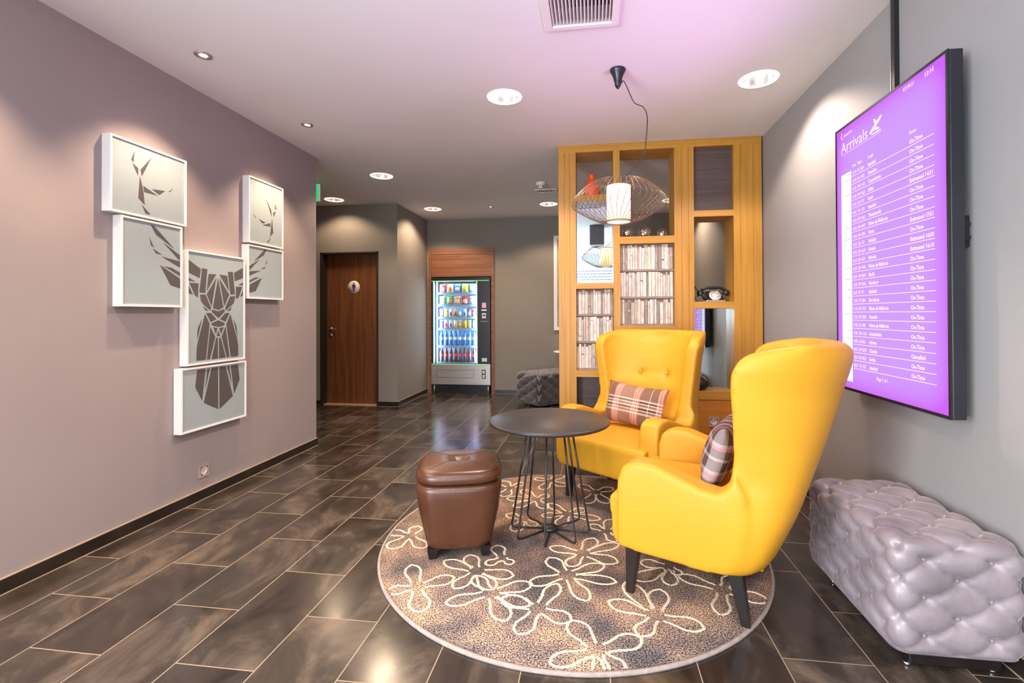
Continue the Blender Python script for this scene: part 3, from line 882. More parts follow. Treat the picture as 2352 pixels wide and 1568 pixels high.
# ------------------------------------------------------------------ deer pictures (box frames on the left wall)
FR = dict(A=(2.194, 2.673, 1.781, 2.194, 'top left picture of the deer set: an antler tip on pale grey'),
          B=(2.253, 2.642, 1.274, 1.771, 'left middle picture of the deer set: antler branches and an ear'),
          C=(2.676, 3.180, 0.903, 1.641, 'tall central picture of the deer set: the faceted deer head and neck'),
          D=(2.634, 3.193, 0.482, 0.890, 'lowest picture of the deer set: the pointed end of the neck'),
          E=(3.220, 3.617, 1.768, 2.267, 'top right picture of the deer set: a thin antler tip'),
          F=(3.211, 3.616, 1.348, 1.752, 'right middle picture of the deer set: antler branches and an ear'))
for k, (y0, y1, z0, z1, lb) in FR.items():
    t = thing('picture', lb, 'picture', (XL, (y0 + y1) / 2, z0), 0, 'white framed deer pictures on the wall')
    o0 = (y0 + y1) / 2
    a0, a1, b1 = y0 - o0, y1 - o0, z1 - z0
    w = 0.011
    bm = bmesh.new()
    for a in ((a0, a0 + w, 0, b1), (a1 - w, a1, 0, b1), (a0 + w, a1 - w, 0, w), (a0 + w, a1 - w, b1 - w, b1)):
        box(bm, 0.001, 0.054, a[0], a[1], a[2], a[3])
    obj('frame', bm, M_white, t)
    obj('canvas', boxm(0.004, 0.048, a0 + w, a1 - w, w, b1 - w), M_art, t)
    bm = bmesh.new()
    lo_y, hi_y, lo_z, hi_z = a0 + w, a1 - w, w, b1 - w
    for poly in ART[k]:
        P = [(min(hi_y, max(lo_y, y - o0)), min(hi_z, max(lo_z, z - z0))) for y, z in poly]
        prism(bm, P, 0.0481, 0.0488, 'X')
    obj('deer_print', bm, M_artd, t)

# ------------------------------------------------------------------ arrivals screen on the right wall
TY0, TY1, TZ0, TZ1 = 1.962, 2.790, 0.822, 2.204
TX = 1.315
t = thing('arrivals_screen', 'large upright violet flight arrivals screen with black frame on the right wall', 'screen', (TX, TY1, 0))
w = 0.011


def S(u, d=0.0):
    return -u                                                   # distance from the left edge -> local y


SW = TY1 - TY0
bm = bmesh.new()
box(bm, 0.004, 0.052, -SW, 0, TZ0, TZ1, 0, 0.004, 2)
obj('housing', bm, M_dark, t)
bm = bmesh.new()
for a in ((-SW, -SW + w, TZ0, TZ1), (-w, 0, TZ0, TZ1), (-SW + w, -w, TZ0, TZ0 + 0.013), (-SW + w, -w, TZ1 - w, TZ1)):
    box(bm, -0.003, 0.0045, *a)
obj('bezel', bm, M_blackp, t)
# screen panel: violet, slightly more magenta towards its rim
ms = bpy.data.materials.new('violet_screen'); ms.use_nodes = True
nt = ms.node_tree; nt.nodes.remove(nt.nodes['Principled BSDF'])
e = nt.nodes.new('ShaderNodeEmission'); tc = nt.nodes.new('ShaderNodeTexCoord'); sx = nt.nodes.new('ShaderNodeSeparateXYZ')
nt.links.new(tc.outputs['Generated'], sx.inputs[0])


def mth(op, a, b=None):
    n = nt.nodes.new('ShaderNodeMath'); n.operation = op
    for i, v in enumerate((a, b)):
        if v is None:
            continue
        if isinstance(v, (int, float)):
            n.inputs[i].default_value = v
        else:
            nt.links.new(v, n.inputs[i])
    return n.outputs[0]


ey = mth('POWER', mth('ABSOLUTE', mth('SUBTRACT', mth('MULTIPLY', sx.outputs['Y'], 2), 1)), 7)
ez = mth('POWER', mth('ABSOLUTE', mth('SUBTRACT', mth('MULTIPLY', sx.outputs['Z'], 2), 1)), 12)
fac = mth('MINIMUM', mth('ADD', mth('MULTIPLY', ey, 0.9), mth('MULTIPLY', ez, 0.9)), 1.0)
mx = nt.nodes.new('ShaderNodeMix'); mx.data_type = 'RGBA'
mx.inputs['A'].default_value = srgb(215, 162, 255); mx.inputs['B'].default_value = srgb(212, 105, 255)
nt.links.new(fac, mx.inputs['Factor']); nt.links.new(mx.outputs['Result'], e.inputs[0]); e.inputs[1].default_value = 0.88
nt.links.new(e.outputs[0], nt.nodes['Material Output'].inputs[0])
scr = obj('display', boxm(-0.0005, 0.0038, -SW + w, -w, TZ0 + 0.013, TZ1 - w), ms, t)
M_txt = emat('white_screen_text', srgb(255, 232, 255), 1.05)
M_pale = emat('white_screen_column', srgb(250, 253, 253), 1.0)
M_faint = emat('grey_screen_text', srgb(205, 215, 212), 0.8)


def text_bm(bm, s, u, z, size, sx_=1.0, bold=0.0, mi=0, x=-0.0012):
    c = bpy.data.curves.new('tmp_text', 'FONT')
    c.body = s; c.size = size; c.resolution_u = 2; c.offset = bold
    o = bpy.data.objects.new('tmp_text', c)
    COL.objects.link(o)
    dg = bpy.context.evaluated_depsgraph_get()
    me = bpy.data.meshes.new_from_object(o.evaluated_get(dg))
    bpy.data.objects.remove(o)
    b2 = bmesh.new(); b2.from_mesh(me); bpy.data.meshes.remove(me); bpy.data.curves.remove(c)
    for f in b2.faces:
        f.material_index = mi
    M = Matrix(((0, 0, -1, x), (-sx_, 0, 0, -u), (0, 1, 0, z), (0, 0, 0, 1)))
    merge(bm, b2, M)


bm = bmesh.new()
box(bm, -0.0012, -0.0006, -0.153, -0.057, 0.87, 1.950)
obj('white_side_column', bm, M_pale, t)
bm = bmesh.new()
text_bm(bm, 'Arrivals', 0.056, 2.063, 0.082, 0.97, 0.0)
text_bm(bm, 'sunexpress', 0.083, 2.147, 0.020, 0.92, 0.0004)
# swoosh beside the airline name
prism(bm, [(-0.062, 2.142), (-0.056, 2.158), (-0.063, 2.176), (-0.068, 2.176), (-0.063, 2.160), (-0.070, 2.142), (-0.078, 2.135)], -0.0012, -0.0008, 'X')
box(bm, -0.0012, -0.0008, -0.415, -0.060, 2.0535, 2.0552)
# landing aeroplane
for pl in ([(-0.318, 2.073), (-0.336, 2.072), (-0.415, 2.120), (-0.417, 2.130), (-0.403, 2.130), (-0.322, 2.084)],
           [(-0.365, 2.096), (-0.352, 2.132), (-0.360, 2.134), (-0.384, 2.106)], [(-0.372, 2.092), (-0.400, 2.078), (-0.394, 2.072), (-0.350, 2.081)]):
    prism(bm, pl, -0.0012, -0.0008, 'X')
box(bm, -0.0012, -0.0008, -0.408, -0.338, 2.062, 2.068)
text_bm(bm, '07.09.21', 0.570, 2.162, 0.022, 0.95, 0.0005)
text_bm(bm, '13:14', 0.700, 2.160, 0.026, 0.92, 0.0007)
for s, u in (('Time', 0.163), ('Flight', 0.212), ('Origin', 0.303), ('Status', 0.606)):
    text_bm(bm, s, u, 1.963 if u < 0.5 else 1.966, 0.020, 0.9, 0.0004)
rows = [('13:10', 'PC 5001', 'Istanbul', 0), ('13:30', 'XC 4701', 'Dresden', 0), ('13:35', 'WK 1421', 'Copenhagen', 0), ('13:50', 'EW 9625', 'Olbia', 0), ('13:55', 'XQ 972', 'Izmir', 'Estimated 14:31'),
        ('14:05', 'TK 1723', 'Istanbul', 0), ('14:20', 'EW 2663', 'Thessaloniki', 0), ('14:30', 'EW 6907', 'Palma de Mallorca', 0), ('14:35', 'EW 2895', 'Porto', 'Estimated 17:51'),
        ('15:35', 'XQ 152', 'Antalya', 0), ('15:55', 'EW 2619', 'Kutaisi', 'Estimated 16:00'), ('16:10', 'EW 2071', 'Brindisi', 'Estimated 16:10'), ('16:25', 'EW 6906', 'Palma de Mallorca', 0),
        ('16:30', 'EW 8004', 'Berlin', 0), ('16:35', 'EW 2042', 'Hamburg', 0), ('16:50', 'PC 971', 'Istanbul', 0), ('17:05', 'VY 1884', 'Barcelona', 0), ('17:10', 'EW 7537', 'Palma de Mallorca', 0),
        ('17:20', 'EW 2889', 'Venedig', 0), ('17:45', 'X3 1402', 'Palma de Mallorca', 0), ('17:45', 'WA 1675', 'Amsterdam', 0), ('18:05', 'A3 8561', 'Athens', 0), ('18:05', 'EW 2879', 'Catania', 'Cancelled'),
        ('18:10', 'EW 8021', 'Berlin', 0), ('18:20', 'TK 1703', 'Istanbul', 0)]
for i, (a, b, c, s) in enumerate(rows):
    zl = 1.9165 - i * 0.04065
    box(bm, -0.0012, -0.0008, -0.752, -0.160, zl - 0.0014, zl + 0.0014)
    zt = zl + 0.0095
    text_bm(bm, a, 0.163, zt, 0.0225, 0.80, 0.0004)
    text_bm(bm, b, 0.212, zt, 0.0225, 0.78, 0.0004)
    text_bm(bm, c, 0.303, zt, 0.0235, 0.88, 0.0008)
    text_bm(bm, s or 'On-Time', 0.606, zt, 0.0235, 0.93, 0.0008)
text_bm(bm, 'Page 1 of 1', 0.360, 0.906, 0.022, 0.9, 0.0005)
for i, zz in enumerate((1.935, 1.905, 1.83, 1.745, 1.66, 1.60, 1.545, 1.45, 1.395, 1.34, 1.30, 1.215, 1.13, 1.09, 0.985)):
    box(bm, -0.0016, -0.0012, -0.148, -0.112 + (i % 3) * 0.012, zz, zz + 0.003, 1)
obj('screen_text', bm, [M_txt, M_faint], scr, recalc=False)
# wall bracket visible behind the housing
bm = bmesh.new()
box(bm, 0.052, XR - TX - 0.002, -0.55, -0.30, 1.40, 1.60)
box(bm, 0.075, 0.095, -0.785, -0.05, 1.50, 1.56)
for z in (1.505, 1.555):
    tube(bm, [(0.085, -0.79, z), (0.085, -0.755, z)], 0.012, 10)
box(bm, 0.06, XR - TX - 0.002, -0.775, -0.745, 1.47, 1.59)
obj('wall_bracket', bm, M_blackp, t)

t = thing('cable_duct', 'narrow black cable duct running down the right wall to the screen', 'cable duct', (XR, 2.435, 0))
obj('channel', boxm(-0.022, 0, -0.012, 0.012, 2.15, H), M_blackp, t)
bm = bmesh.new()
box(bm, -0.024, -0.0, 0.012, 0.016, 2.15, H)
obj('steel_edge', bm, M_steel, t)

# ------------------------------------------------------------------ oak room divider
t = thing('room_divider', 'tall oak room divider with open shelves, mirrors and book print panels', 'shelf', (0, Y_SHELF, 0))
DEP = 0.28
ZT = H - 0.002


def upright(x0, x1, grooves, z0=0.0, z1=2.645, name='upright'):
    bm = bmesh.new()
    xs = [x0] + [g for g in grooves] + [x1]
    box(bm, x0, x1, 0.005, DEP, z0, z1)
    edges = [x0] + grooves + [x1]
    for a, b in zip(edges, edges[1:]):
        box(bm, a + (0.0012 if a != x0 else 0), b - (0.0012 if b != x1 else 0), 0.0, 0.0052, z0, z1)
    return obj(name, bm, M_oak, t)


upright(-0.298, -0.146, [-0.245, -0.200])
upright(0.179, 0.235, [])
upright(0.694, 0.856, [0.754, 0.812])
upright(1.178, 1.404, [1.234, 1.335])
obj('top_rail', boxm(-0.298, 1.404, 0.0, DEP, 2.645, ZT), M_oakh, t)
BOARDS = [(-0.146, 0.179, 2.215, 2.268, DEP), (-0.146, 0.179, 1.445, 1.495, DEP), (-0.146, 0.179, 0.672, 0.729, DEP),
          (0.235, 0.694, 1.831, 1.893, DEP), (0.235, 0.694, 1.060, 1.119, DEP), (0.856, 1.178, 2.047, 2.099, DEP), (0.856, 1.178, 1.267, 1.323, DEP), (0.856, 1.178, 0.493, 0.563, DEP)]
for x0, x1, z0, z1, dp in BOARDS:
    obj('shelf_board', boxm(x0, x1, 0.0, dp, z0, z1), M_oakh, t)
obj('mirror', boxm(-0.146, 0.179, 0.125, 0.131, 1.495, 2.215), M_mirror, t)
obj('mirror', boxm(0.856, 1.178, 0.125, 0.131, 0.563, 1.267), M_mirror, t)
obj('back_panel', boxm(0.856, 1.178, 0.055, 0.07, 2.099, 2.645), M_darkpanel, t)
obj('back_panel', boxm(-0.146, 0.179, 0.125, 0.14, 0.0, 0.672), M_darkpanel, t)
obj('back_panel', boxm(0.235, 0.694, 0.125, 0.14, 0.0, 1.060), M_darkpanel, t)
obj('drawer_front', boxm(0.858, 1.176, 0.004, 0.06, 0.02, 0.489), M_oakd, t)
BT = [srgb(*[q * 0.94 for q in c]) for c in ((232, 214, 200), (214, 194, 180), (190, 170, 158), (168, 150, 138), (205, 190, 182), (150, 132, 122), (222, 200, 178))]
MB_ = [mat('printed_spine_%s' % n, c, 0.75, noise=(45, 0.22, (1, 1, 0.35))) for n, c in zip(('ivory', 'sand', 'stone', 'taupe', 'ash', 'umber', 'parchment'), BT)]
MB_.append(mat('printed_shelf_edge', srgb(140, 122, 112), 0.8, noise=(30, 0.2, (0.3, 1, 1))))
MB_.append(mat('printed_spine_band', srgb(120, 98, 88), 0.8, noise=(60, 0.2, (1, 1, 1))))
rb = random.Random(11)
for x0, x1, z0, z1 in ((-0.146, 0.179, 0.729, 1.445), (0.235, 0.694, 1.119, 1.831)):
    bm = bmesh.new()
    box(bm, x0, x1, 0.045, 0.06, z0, z1, 8)
    rh = (z1 - z0) / 3
    for r in range(3):
        zb = z0 + r * rh
        box(bm, x0, x1, 0.032, 0.045, zb, zb + 0.016, 7)
        x = x0 + 0.001
        while x < x1 - 0.008:
            w = min(rb.uniform(0.011, 0.034), x1 - 0.001 - x)
            h = rh - 0.016 - rb.choice((0.006, 0.010, 0.022, 0.035))
            mi = rb.choice((0, 0, 1, 1, 2, 3, 4, 6, 5))
            dp = rb.uniform(0.036, 0.041)
            box(bm, x, x + w - 0.0022, dp, 0.045, zb + 0.016, zb + 0.016 + h, mi, 0.0016, 1)
            for q in range(rb.choice((0, 0, 1, 1, 2))):
                zz = zb + 0.016 + h * rb.uniform(0.1, 0.9)
                box(bm, x + 0.002, x + w - 0.0032, dp - 0.0004, dp, zz, min(zb + 0.012 + h, zz + rb.choice((0.002, 0.003, 0.012))), rb.choice((8, 3, 3, 0)))
            x += w
    obj('book_print_panel', bm, MB_, t)
t2 = thing('wall_socket', 'square beige power socket on the oak drawer front between the yellow chairs', 'socket', (1.008, Y_SHELF + 0.004, 0.307))
socket(t2, lambda u, v, d_: (u, -d_, v))

# things on the divider
bm = bmesh.new()
lathe(bm, [(0, 0), (0.062, 0), (0.070, 0.012), (0.072, 0.06), (0.066, 0.105), (0.052, 0.14), (0.034, 0.16), (0.026, 0.168), (0.024, 0.19), (0.028, 0.204), (0.024, 0.212), (0.016, 0.212), (0.017, 0.19), (0, 0.18)], seg=40)
o = obj('vase', bm, M_orange)
o.location = (-0.008, Y_SHELF + 0.13, 2.268)
tag(o, 'orange bottle-shaped vase on the upper left board of the oak divider', 'vase')
M_facet = mat('silvered_mosaic', (0.85, 0.78, 0.8, 1), 0.12, 1.0, noise=(60, 0.25, (1, 1, 1)))
for i, (x, r, lb) in enumerate(((0.305, 0.056, 'left glass ball with glittering mosaic core on the middle shelf of the divider'),
                                (0.455, 0.058, 'middle one of three glass balls with mosaic core, the largest'),
                                (0.608, 0.043, 'right and smallest glass ball on the middle shelf of the divider'))):
    g = thing('glass_ball', lb, 'ornament', (x, Y_SHELF + 0.13, 1.893), 0, 'glass balls on the divider')
    bm = bmesh.new(); bmesh.ops.create_uvsphere(bm, u_segments=32, v_segments=18, radius=r)
    bmesh.ops.translate(bm, verts=bm.verts, vec=(0, 0, r))
    obj('glass_shell', bm, M_bulb, g, smooth=True)
    bm = bmesh.new(); bmesh.ops.create_icosphere(bm, subdivisions=3, radius=r * 0.66)
    for v in bm.verts:
        v.co *= rb.uniform(0.86, 1.05)
    bmesh.ops.translate(bm, verts=bm.verts, vec=(0, 0, r * 0.86))
    obj('mosaic_core', bm, M_facet, g)

# retro telephone
g = thing('telephone', 'black retro dial telephone with chrome dial in the right opening of the divider', 'telephone', (1.035, Y_SHELF + 0.12, 1.323), radians(4))
bm = bmesh.new()
prof = [(-0.07, 0.0), (0.075, 0.0), (0.075, 0.02), (0.045, 0.045), (0.01, 0.085), (-0.015, 0.095), (-0.05, 0.09), (-0.07, 0.03)]
b2 = bmesh.new()
prism(b2, [(-p[0], p[1]) for p in prof], -0.075, 0.075, 'X')
for v in b2.verts:
    v.co.x *= 1 - 2.6 * max(0, v.co.z - 0.02)
bmesh.ops.bevel(b2, geom=b2.edges[:], offset=0.006, segments=3, affect='EDGES')
merge(bm, b2)
obj('body', bm, M_blackp, g)
bm = bmesh.new()
T = Matrix.Translation((0, -0.052, 0.052)) @ Euler((radians(52), 0, 0)).to_matrix().to_4x4()
b2 = bmesh.new()
lathe(b2, [(0, 0.012), (0.018, 0.012), (0.02, 0.010), (0.046, 0.008), (0.05, 0.002), (0.05, -0.004), (0, -0.004)], seg=40)
merge(bm, b2, T)
dl = obj('dial', bm, mat('cream_dial', (0.80, 0.70, 0.62, 1), 0.25, 0.2, noise=(9, 0.05, (1, 1, 1))), g)
bm = bmesh.new()
for k in range(10):
    a = radians(-60 + 30 * k)
    b2 = bmesh.new()
    lathe(b2, [(0.0055, 0.0), (0.0085, 0.0), (0.0085, 0.0025), (0.0055, 0.0025)], (0.033 * cos(a), 0.033 * sin(a), 0.009), 14, closed=True)
    merge(bm, b2, T)
b2 = bmesh.new()
lathe(b2, [(0.048, 0.0), (0.053, 0.0), (0.053, 0.007), (0.048, 0.007)], seg=40, closed=True)
merge(bm, b2, T)
obj('finger_wheel', bm, M_chrome, dl)
obj('base_plate', boxm(-0.078, 0.078, -0.086, 0.07, -0.0, 0.014, 0, 0.003, 2), M_chrome, g)
bm = bmesh.new()
tube(bm, catmull([(-0.105, -0.005, 0.085), (-0.085, -0.005, 0.112), (-0.04, -0.005, 0.122), (0.04, -0.005, 0.122), (0.085, -0.005, 0.112), (0.105, -0.005, 0.085)], 5), 0.013, 14)
for s in (-1, 1):
    b2 = bmesh.new()
    lathe(b2, [(0, 0.03), (0.02, 0.028), (0.026, 0.012), (0.031, -0.006), (0.029, -0.014), (0, -0.016)], seg=26)
    merge(bm, b2, Matrix.Translation((s * 0.108, -0.005, 0.075)) @ Euler((0, s * radians(28), 0)).to_matrix().to_4x4())
obj('handset', bm, M_blackp, g)
for s in (-1, 1):
    bm = bmesh.new()
    tube(bm, catmull([(s * 0.03, -0.005, 0.09), (s * 0.045, -0.005, 0.108), (s * 0.06, -0.005, 0.10)], 4), 0.006, 8)
    obj('cradle_hook', bm, M_chrome, g)
# dark stand leaning in the same opening
g = thing('picture_stand', 'thin black metal stand leaning beside the retro telephone', 'stand', (0.862, Y_SHELF + 0.1, 1.323))
bm = bmesh.new()
tube(bm, [(0.002, 0.0, 0.155), (0.11, 0.0, 0.006)], 0.006, 8)
obj('back_strut', bm, M_blackp, g)
bm = bmesh.new()
tube(bm, catmull([(0.004, 0.015, 0.02), (0.02, 0.01, 0.028), (0.04, 0.0, 0.008)], 4), 0.004, 8)
tube(bm, [(0.004, 0.03, 0.03), (0.06, 0.02, 0.06)], 0.0025, 6)
obj('foot_wire', bm, M_blackp, g)
# dark rounded bag on the sill of the lower mirror
g = thing('leather_bag', 'small black rounded bag on the sill before the lower mirror, behind the chair', 'bag', (0.90, Y_SHELF + 0.063, 0.563))
bm = bmesh.new()
b2 = bmesh.new(); bmesh.ops.create_uvsphere(b2, u_segments=28, v_segments=16, radius=1)
for v in b2.verts:
    v.co = Vector((v.co.x * 0.085, v.co.y * 0.05, max(-0.0, 0.055 + v.co.z * 0.055)))
for f in b2.faces:
    f.smooth = True
merge(bm, b2)
bg = obj('bag_body', bm, M_blackp, g)
bm = bmesh.new()
tube(bm, catmull([(-0.05, -0.03, 0.09), (-0.02, -0.012, 0.122), (0.03, -0.01, 0.118), (0.06, -0.025, 0.085)], 6), 0.005, 8)
obj('strap', bm, mat('tan_strap', (0.28, 0.17, 0.10, 1), 0.5, noise=(20, 0.2, (1, 1, 1))), g)

# ------------------------------------------------------------------ far wall items behind the divider
t = thing('picture', 'white framed picture on the far wall, mostly hidden behind the oak divider', 'picture', (-0.586, Y_BACK, 0.982))
bm = bmesh.new()
for a in ((0, 0.05, 0, 1.43), (0.70, 0.75, 0, 1.43), (0.05, 0.70, 0, 0.05), (0.05, 0.70, 1.38, 1.43)):
    box(bm, a[0], a[1], -0.03, -0.001, a[2], a[3])
obj('frame', bm, M_white, t)
obj('print', boxm(0.05, 0.70, -0.018, -0.002, 0.05, 1.38), mat('beige_print', (0.45, 0.36, 0.29, 1), 0.7, noise=(4, 0.3, (1, 1, 1))), t)

t = thing('side_table', 'small round white pedestal table near the far wall, edge peeking past the divider', 'table', (-0.35, 6.98, 0))
bm = bmesh.new(); lathe(bm, [(0, 0.66), (0.20, 0.66), (0.225, 0.668), (0.23, 0.678), (0.22, 0.684), (0, 0.68)], seg=40)
obj('tabletop', bm, M_white, t)
bm = bmesh.new(); lathe(bm, [(0, 0.0), (0.16, 0.0), (0.155, 0.012), (0.03, 0.04), (0.02, 0.1), (0.018, 0.6), (0.04, 0.66), (0, 0.66)], seg=32)
obj('pedestal', bm, M_white, t)


# ------------------------------------------------------------------ tufted velvet blocks
def tufted(name, label, cat, L_, W_, z0, z1, n_long, n_wide, m, loc, rz, plinth=True, amp=0.016, group=None, res=0.0095):
    """deep-buttoned block: L_ along local y, W_ along local x"""
    t = thing(name, label, cat, loc, rz, group)
    hx_, hy_ = W_ / 2, L_ / 2
    a = W_ / n_wide / 2.0
    b = L_ / n_long / 2.0
    Hh = z1 - z0
    c = Hh / 3.05 / 2 * 1.0
    R = 0.055
    bm = bmesh.new()
    bmesh.ops.create_cube(bm, size=1)
    nx, ny, nz = int(W_ / res), int(L_ / res), int(Hh / res)
    bm.free()
    bm = bmesh.new()

    def tuft(u, v, cu, cv):
        p = (u / cu + v / cv) / 2; q = (u / cu - v / cv) / 2
        s = abs(sin(pi * p)) * abs(sin(pi * q))
        fold = min(abs(sin(pi * p)), abs(sin(pi * q)))
        puff = s ** 0.34
        dp, dq = p - round(p), q - round(q)
        uu, vv = (dp + dq) * cu, (dp - dq) * cv
        dd = hypot(uu, vv)
        w = 1.0
        ang = atan2(vv, uu)
        wr = 0.0034 * cos(ang * 11) * exp(-(dd / 0.038) ** 2) * (1 - exp(-(dd / 0.012) ** 2))
        return puff * amp - 0.017 * exp(-(dd / 0.020) ** 2) + wr - amp * 0.55 + 0.003 * fold

    grid = {}

    def vert(i, j, k):
        key = (i, j, k)
        if key in grid:
            return grid[key]
        x = -hx_ + W_ * i / nx; y = -hy_ + L_ * j / ny; z = Hh * k / nz
        # rounded box
        cxx = max(-hx_ + R, min(hx_ - R, x)); cyy = max(-hy_ + R, min(hy_ - R, y)); czz = max(0.03, min(Hh - R, z))
        base = Vector((cxx, cyy, czz)); dv = Vector((x, y, z)) - base
        if dv.length > 1e-9:
            n = dv.normalized()
            rr = R if z > Hh / 2 else R
            P = base + Vector((n.x * R, n.y * R, n.z * (R if z > Hh / 2 else 0.03)))
        else:
            n = Vector((0, 0, 1)); P = Vector((x, y, z))
        ax_, ay_, az_ = abs(n.x), abs(n.y), abs(n.z) if n.z > 0 else 0
        wt = ax_ ** 3 + ay_ ** 3 + az_ ** 3 + 1e-9
        zz = Hh - z
        d = 0
        d += az_ ** 3 * tuft(y, x + hx_, b, a)
        d += ax_ ** 3 * tuft(y, zz + (0 if n.x < 0 else 0), b, c)
        d += ay_ ** 3 * tuft(x + hx_, zz, a, c)
        d /= wt
        fade = min(1, z / 0.05)
        d = d * fade + (1 - fade) * (-0.004)
        if n.z < -0.5:
            d = 0
        grid[key] = bm.verts.new(P + n * d + Vector((0, 0, z0)))
        return grid[key]

    def quad(p):
        f = bm.faces.new([vert(*q) for q in p]); f.smooth = True
    for i in range(nx):
        for j in range(ny):
            quad([(i, j, nz), (i + 1, j, nz), (i + 1, j + 1, nz), (i, j + 1, nz)])
            quad([(i, j, 0), (i, j + 1, 0), (i + 1, j + 1, 0), (i + 1, j, 0)])
    for i in range(nx):
        for k in range(nz):
            quad([(i, 0, k), (i + 1, 0, k), (i + 1, 0, k + 1), (i, 0, k + 1)])
            quad([(i, ny, k), (i, ny, k + 1), (i + 1, ny, k + 1), (i + 1, ny, k)])
    for j in range(ny):
        for k in range(nz):
            quad([(0, j, k), (0, j, k + 1), (0, j + 1, k + 1), (0, j + 1, k)])
            quad([(nx, j, k), (nx, j + 1, k), (nx, j + 1, k + 1), (nx, j, k + 1)])
    body = obj('upholstery', bm, m, t)

    # buttons at the diamond corners
    def button(P, n):
        b3 = bmesh.new()
        bmesh.ops.create_uvsphere(b3, u_segments=12, v_segments=8, radius=1)
        for v in b3.verts:
            v.co = Vector((v.co.x * 0.0085, v.co.y * 0.0085, v.co.z * 0.005))
        for f in b3.faces:
            f.smooth = True
        q = Vector((0, 0, 1)).rotation_difference(n).to_matrix().to_4x4()
        bq = bmesh.new()
        merge(bq, b3, Matrix.Translation(P) @ q)
        obj('button', bq, m, body)
    dip = amp * 0.55 + 0.010
    for i in range(-40, 41):
        for j in range(-1, 2 * n_wide + 2):
            if (i + j) % 2:
                continue
            y, x = i * b, j * a - hx_
            if abs(y) < hy_ - 0.035 and abs(x) < hx_ - 0.035:
                button(Vector((x, y, z1 - dip)), Vector((0, 0, 1)))
    for i in range(-40, 41):
        for k in range(0, 8):
            if (i + k) % 2:
                continue
            y, z = i * b, Hh - k * c
            if abs(y) < hy_ - 0.035 and 0.06 < z < Hh - 0.045:
                button(Vector((-hx_ + dip, y, z0 + z)), Vector((-1, 0, 0)))
    for j in range(0, 2 * n_wide + 1):
        for k in range(0, 8):
            if (j + k) % 2:
                continue
            x, z = j * a - hx_, Hh - k * c
            if abs(x) < hx_ - 0.035 and 0.06 < z < Hh - 0.045:
                button(Vector((x, -hy_ + dip, z0 + z)), Vector((0, -1, 0)))
    if plinth:
        obj('plinth', boxm(-hx_ + 0.075, hx_ - 0.045, -hy_ + 0.055, hy_ - 0.06, 0.012, z0 + 0.012, 0, 0.006, 3), M_leg, t)
        for sx_ in (-1, 1):
            for sy in (-1, 1):
                bm = bmesh.new()
                lathe(bm, [(0, 0), (0.012, 0), (0.012, 0.013), (0, 0.013)], (sx_ * (hx_ - 0.06) + (0.018 if sx_ < 0 else -0.004), sy * (hy_ - 0.075), 0), 16)
                obj('glide', bm, M_chrome, t)
    return t


tufted('ottoman', 'silvery grey deep-buttoned velvet ottoman on a black plinth against the right wall', 'ottoman', 0.66, 0.405, 0.066, 0.455, 4, 2, M_velvet, (1.198, 2.080, 0), 0)
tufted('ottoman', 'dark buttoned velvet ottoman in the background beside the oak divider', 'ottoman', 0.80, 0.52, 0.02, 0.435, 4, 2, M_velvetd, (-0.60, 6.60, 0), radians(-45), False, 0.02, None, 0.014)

# ------------------------------------------------------------------ vending machine in its walnut niche
t = thing('niche_surround', 'reddish walnut panel surround framing the vending machine niche', 'panel surround', ((NX0 + NX1) / 2, Y_BACK, 0))
hw = (NX1 - NX0) / 2
obj('side_board', boxm(-hw - 0.042, -hw + 0.001, -0.022, -0.0005, 0, 2.255), M_surround, t)
obj('side_board', boxm(hw - 0.001, hw + 0.042, -0.022, -0.0005, 0, 2.255), M_surround, t)
obj('top_board', boxm(-hw + 0.001, hw - 0.001, -0.022, -0.0005, 2.165, 2.255), M_surround, t)
obj('header_panel', boxm(-hw + 0.002, hw - 0.002, -0.012, 0.02, 1.815, 2.163), M_surround, t)

VX0, VX1, VY, VZ = -2.505, -1.565, 7.165, 1.80
VC = (VX0 + VX1) / 2
t = thing('vending_machine', 'black and steel vending machine with lit window of snacks and drinks', 'vending machine', (VC, VY, 0))
h = (VX1 - VX0) / 2
D_ = 0.80
WX_0, WX_1, WZ_0, WZ_1 = -2.478 - VC, -1.772 - VC, 0.468, 1.742
bm = bmesh.new()
box(bm, -h, h, 0.50, D_, 0.13, VZ)                      # body behind the cavity
box(bm, -h, WX_0, 0.0, 0.50, 0.455, VZ)
box(bm, WX_1, h, 0.0, 0.50, 0.455, VZ)
box(bm, WX_0, WX_1, 0.0, 0.50, WZ_1, VZ)
box(bm, WX_0, WX_1, 0.02, 0.50, 0.43, WZ_0)
box(bm, -h, h, 0.02, 0.50, 0.13, 0.43)
obj('cabinet', bm, M_blackp, t)
obj('base', boxm(-h + 0.02, h - 0.02, 0.035, D_ - 0.05, 0.0, 0.13), M_blackp, t)
for s in (-1, 1):
    bm = bmesh.new(); lathe(bm, [(0, 0), (0.012, 0), (0.012, 0.13), (0, 0.13)], (s * (h - 0.04), 0.02, 0), 16)
    obj('foot', bm, M_steel, t)
lp = obj('lower_door', boxm(-h, h, -0.004, 0.02, 0.14, 0.452, 0, 0.003, 2), M_steel, t)
bm = bmesh.new()
for a in ((-0.39, 0.21, 0.366, 0.370), (-0.39, 0.21, 0.246, 0.250), (-0.39, -0.386, 0.25, 0.366), (0.206, 0.21, 0.25, 0.366)):
    box(bm, a[0], a[1], -0.0055, -0.004, a[2], a[3])
obj('flap_outline', bm, M_blackp, lp)
bm = bmesh.new()
box(bm, -0.385, 0.205, -0.0052, -0.004, 0.251, 0.365)
obj('delivery_flap', bm, M_steel, lp)
bm = bmesh.new()
box(bm, 0.335, 0.395, -0.007, -0.004, 0.235, 0.375, 1)
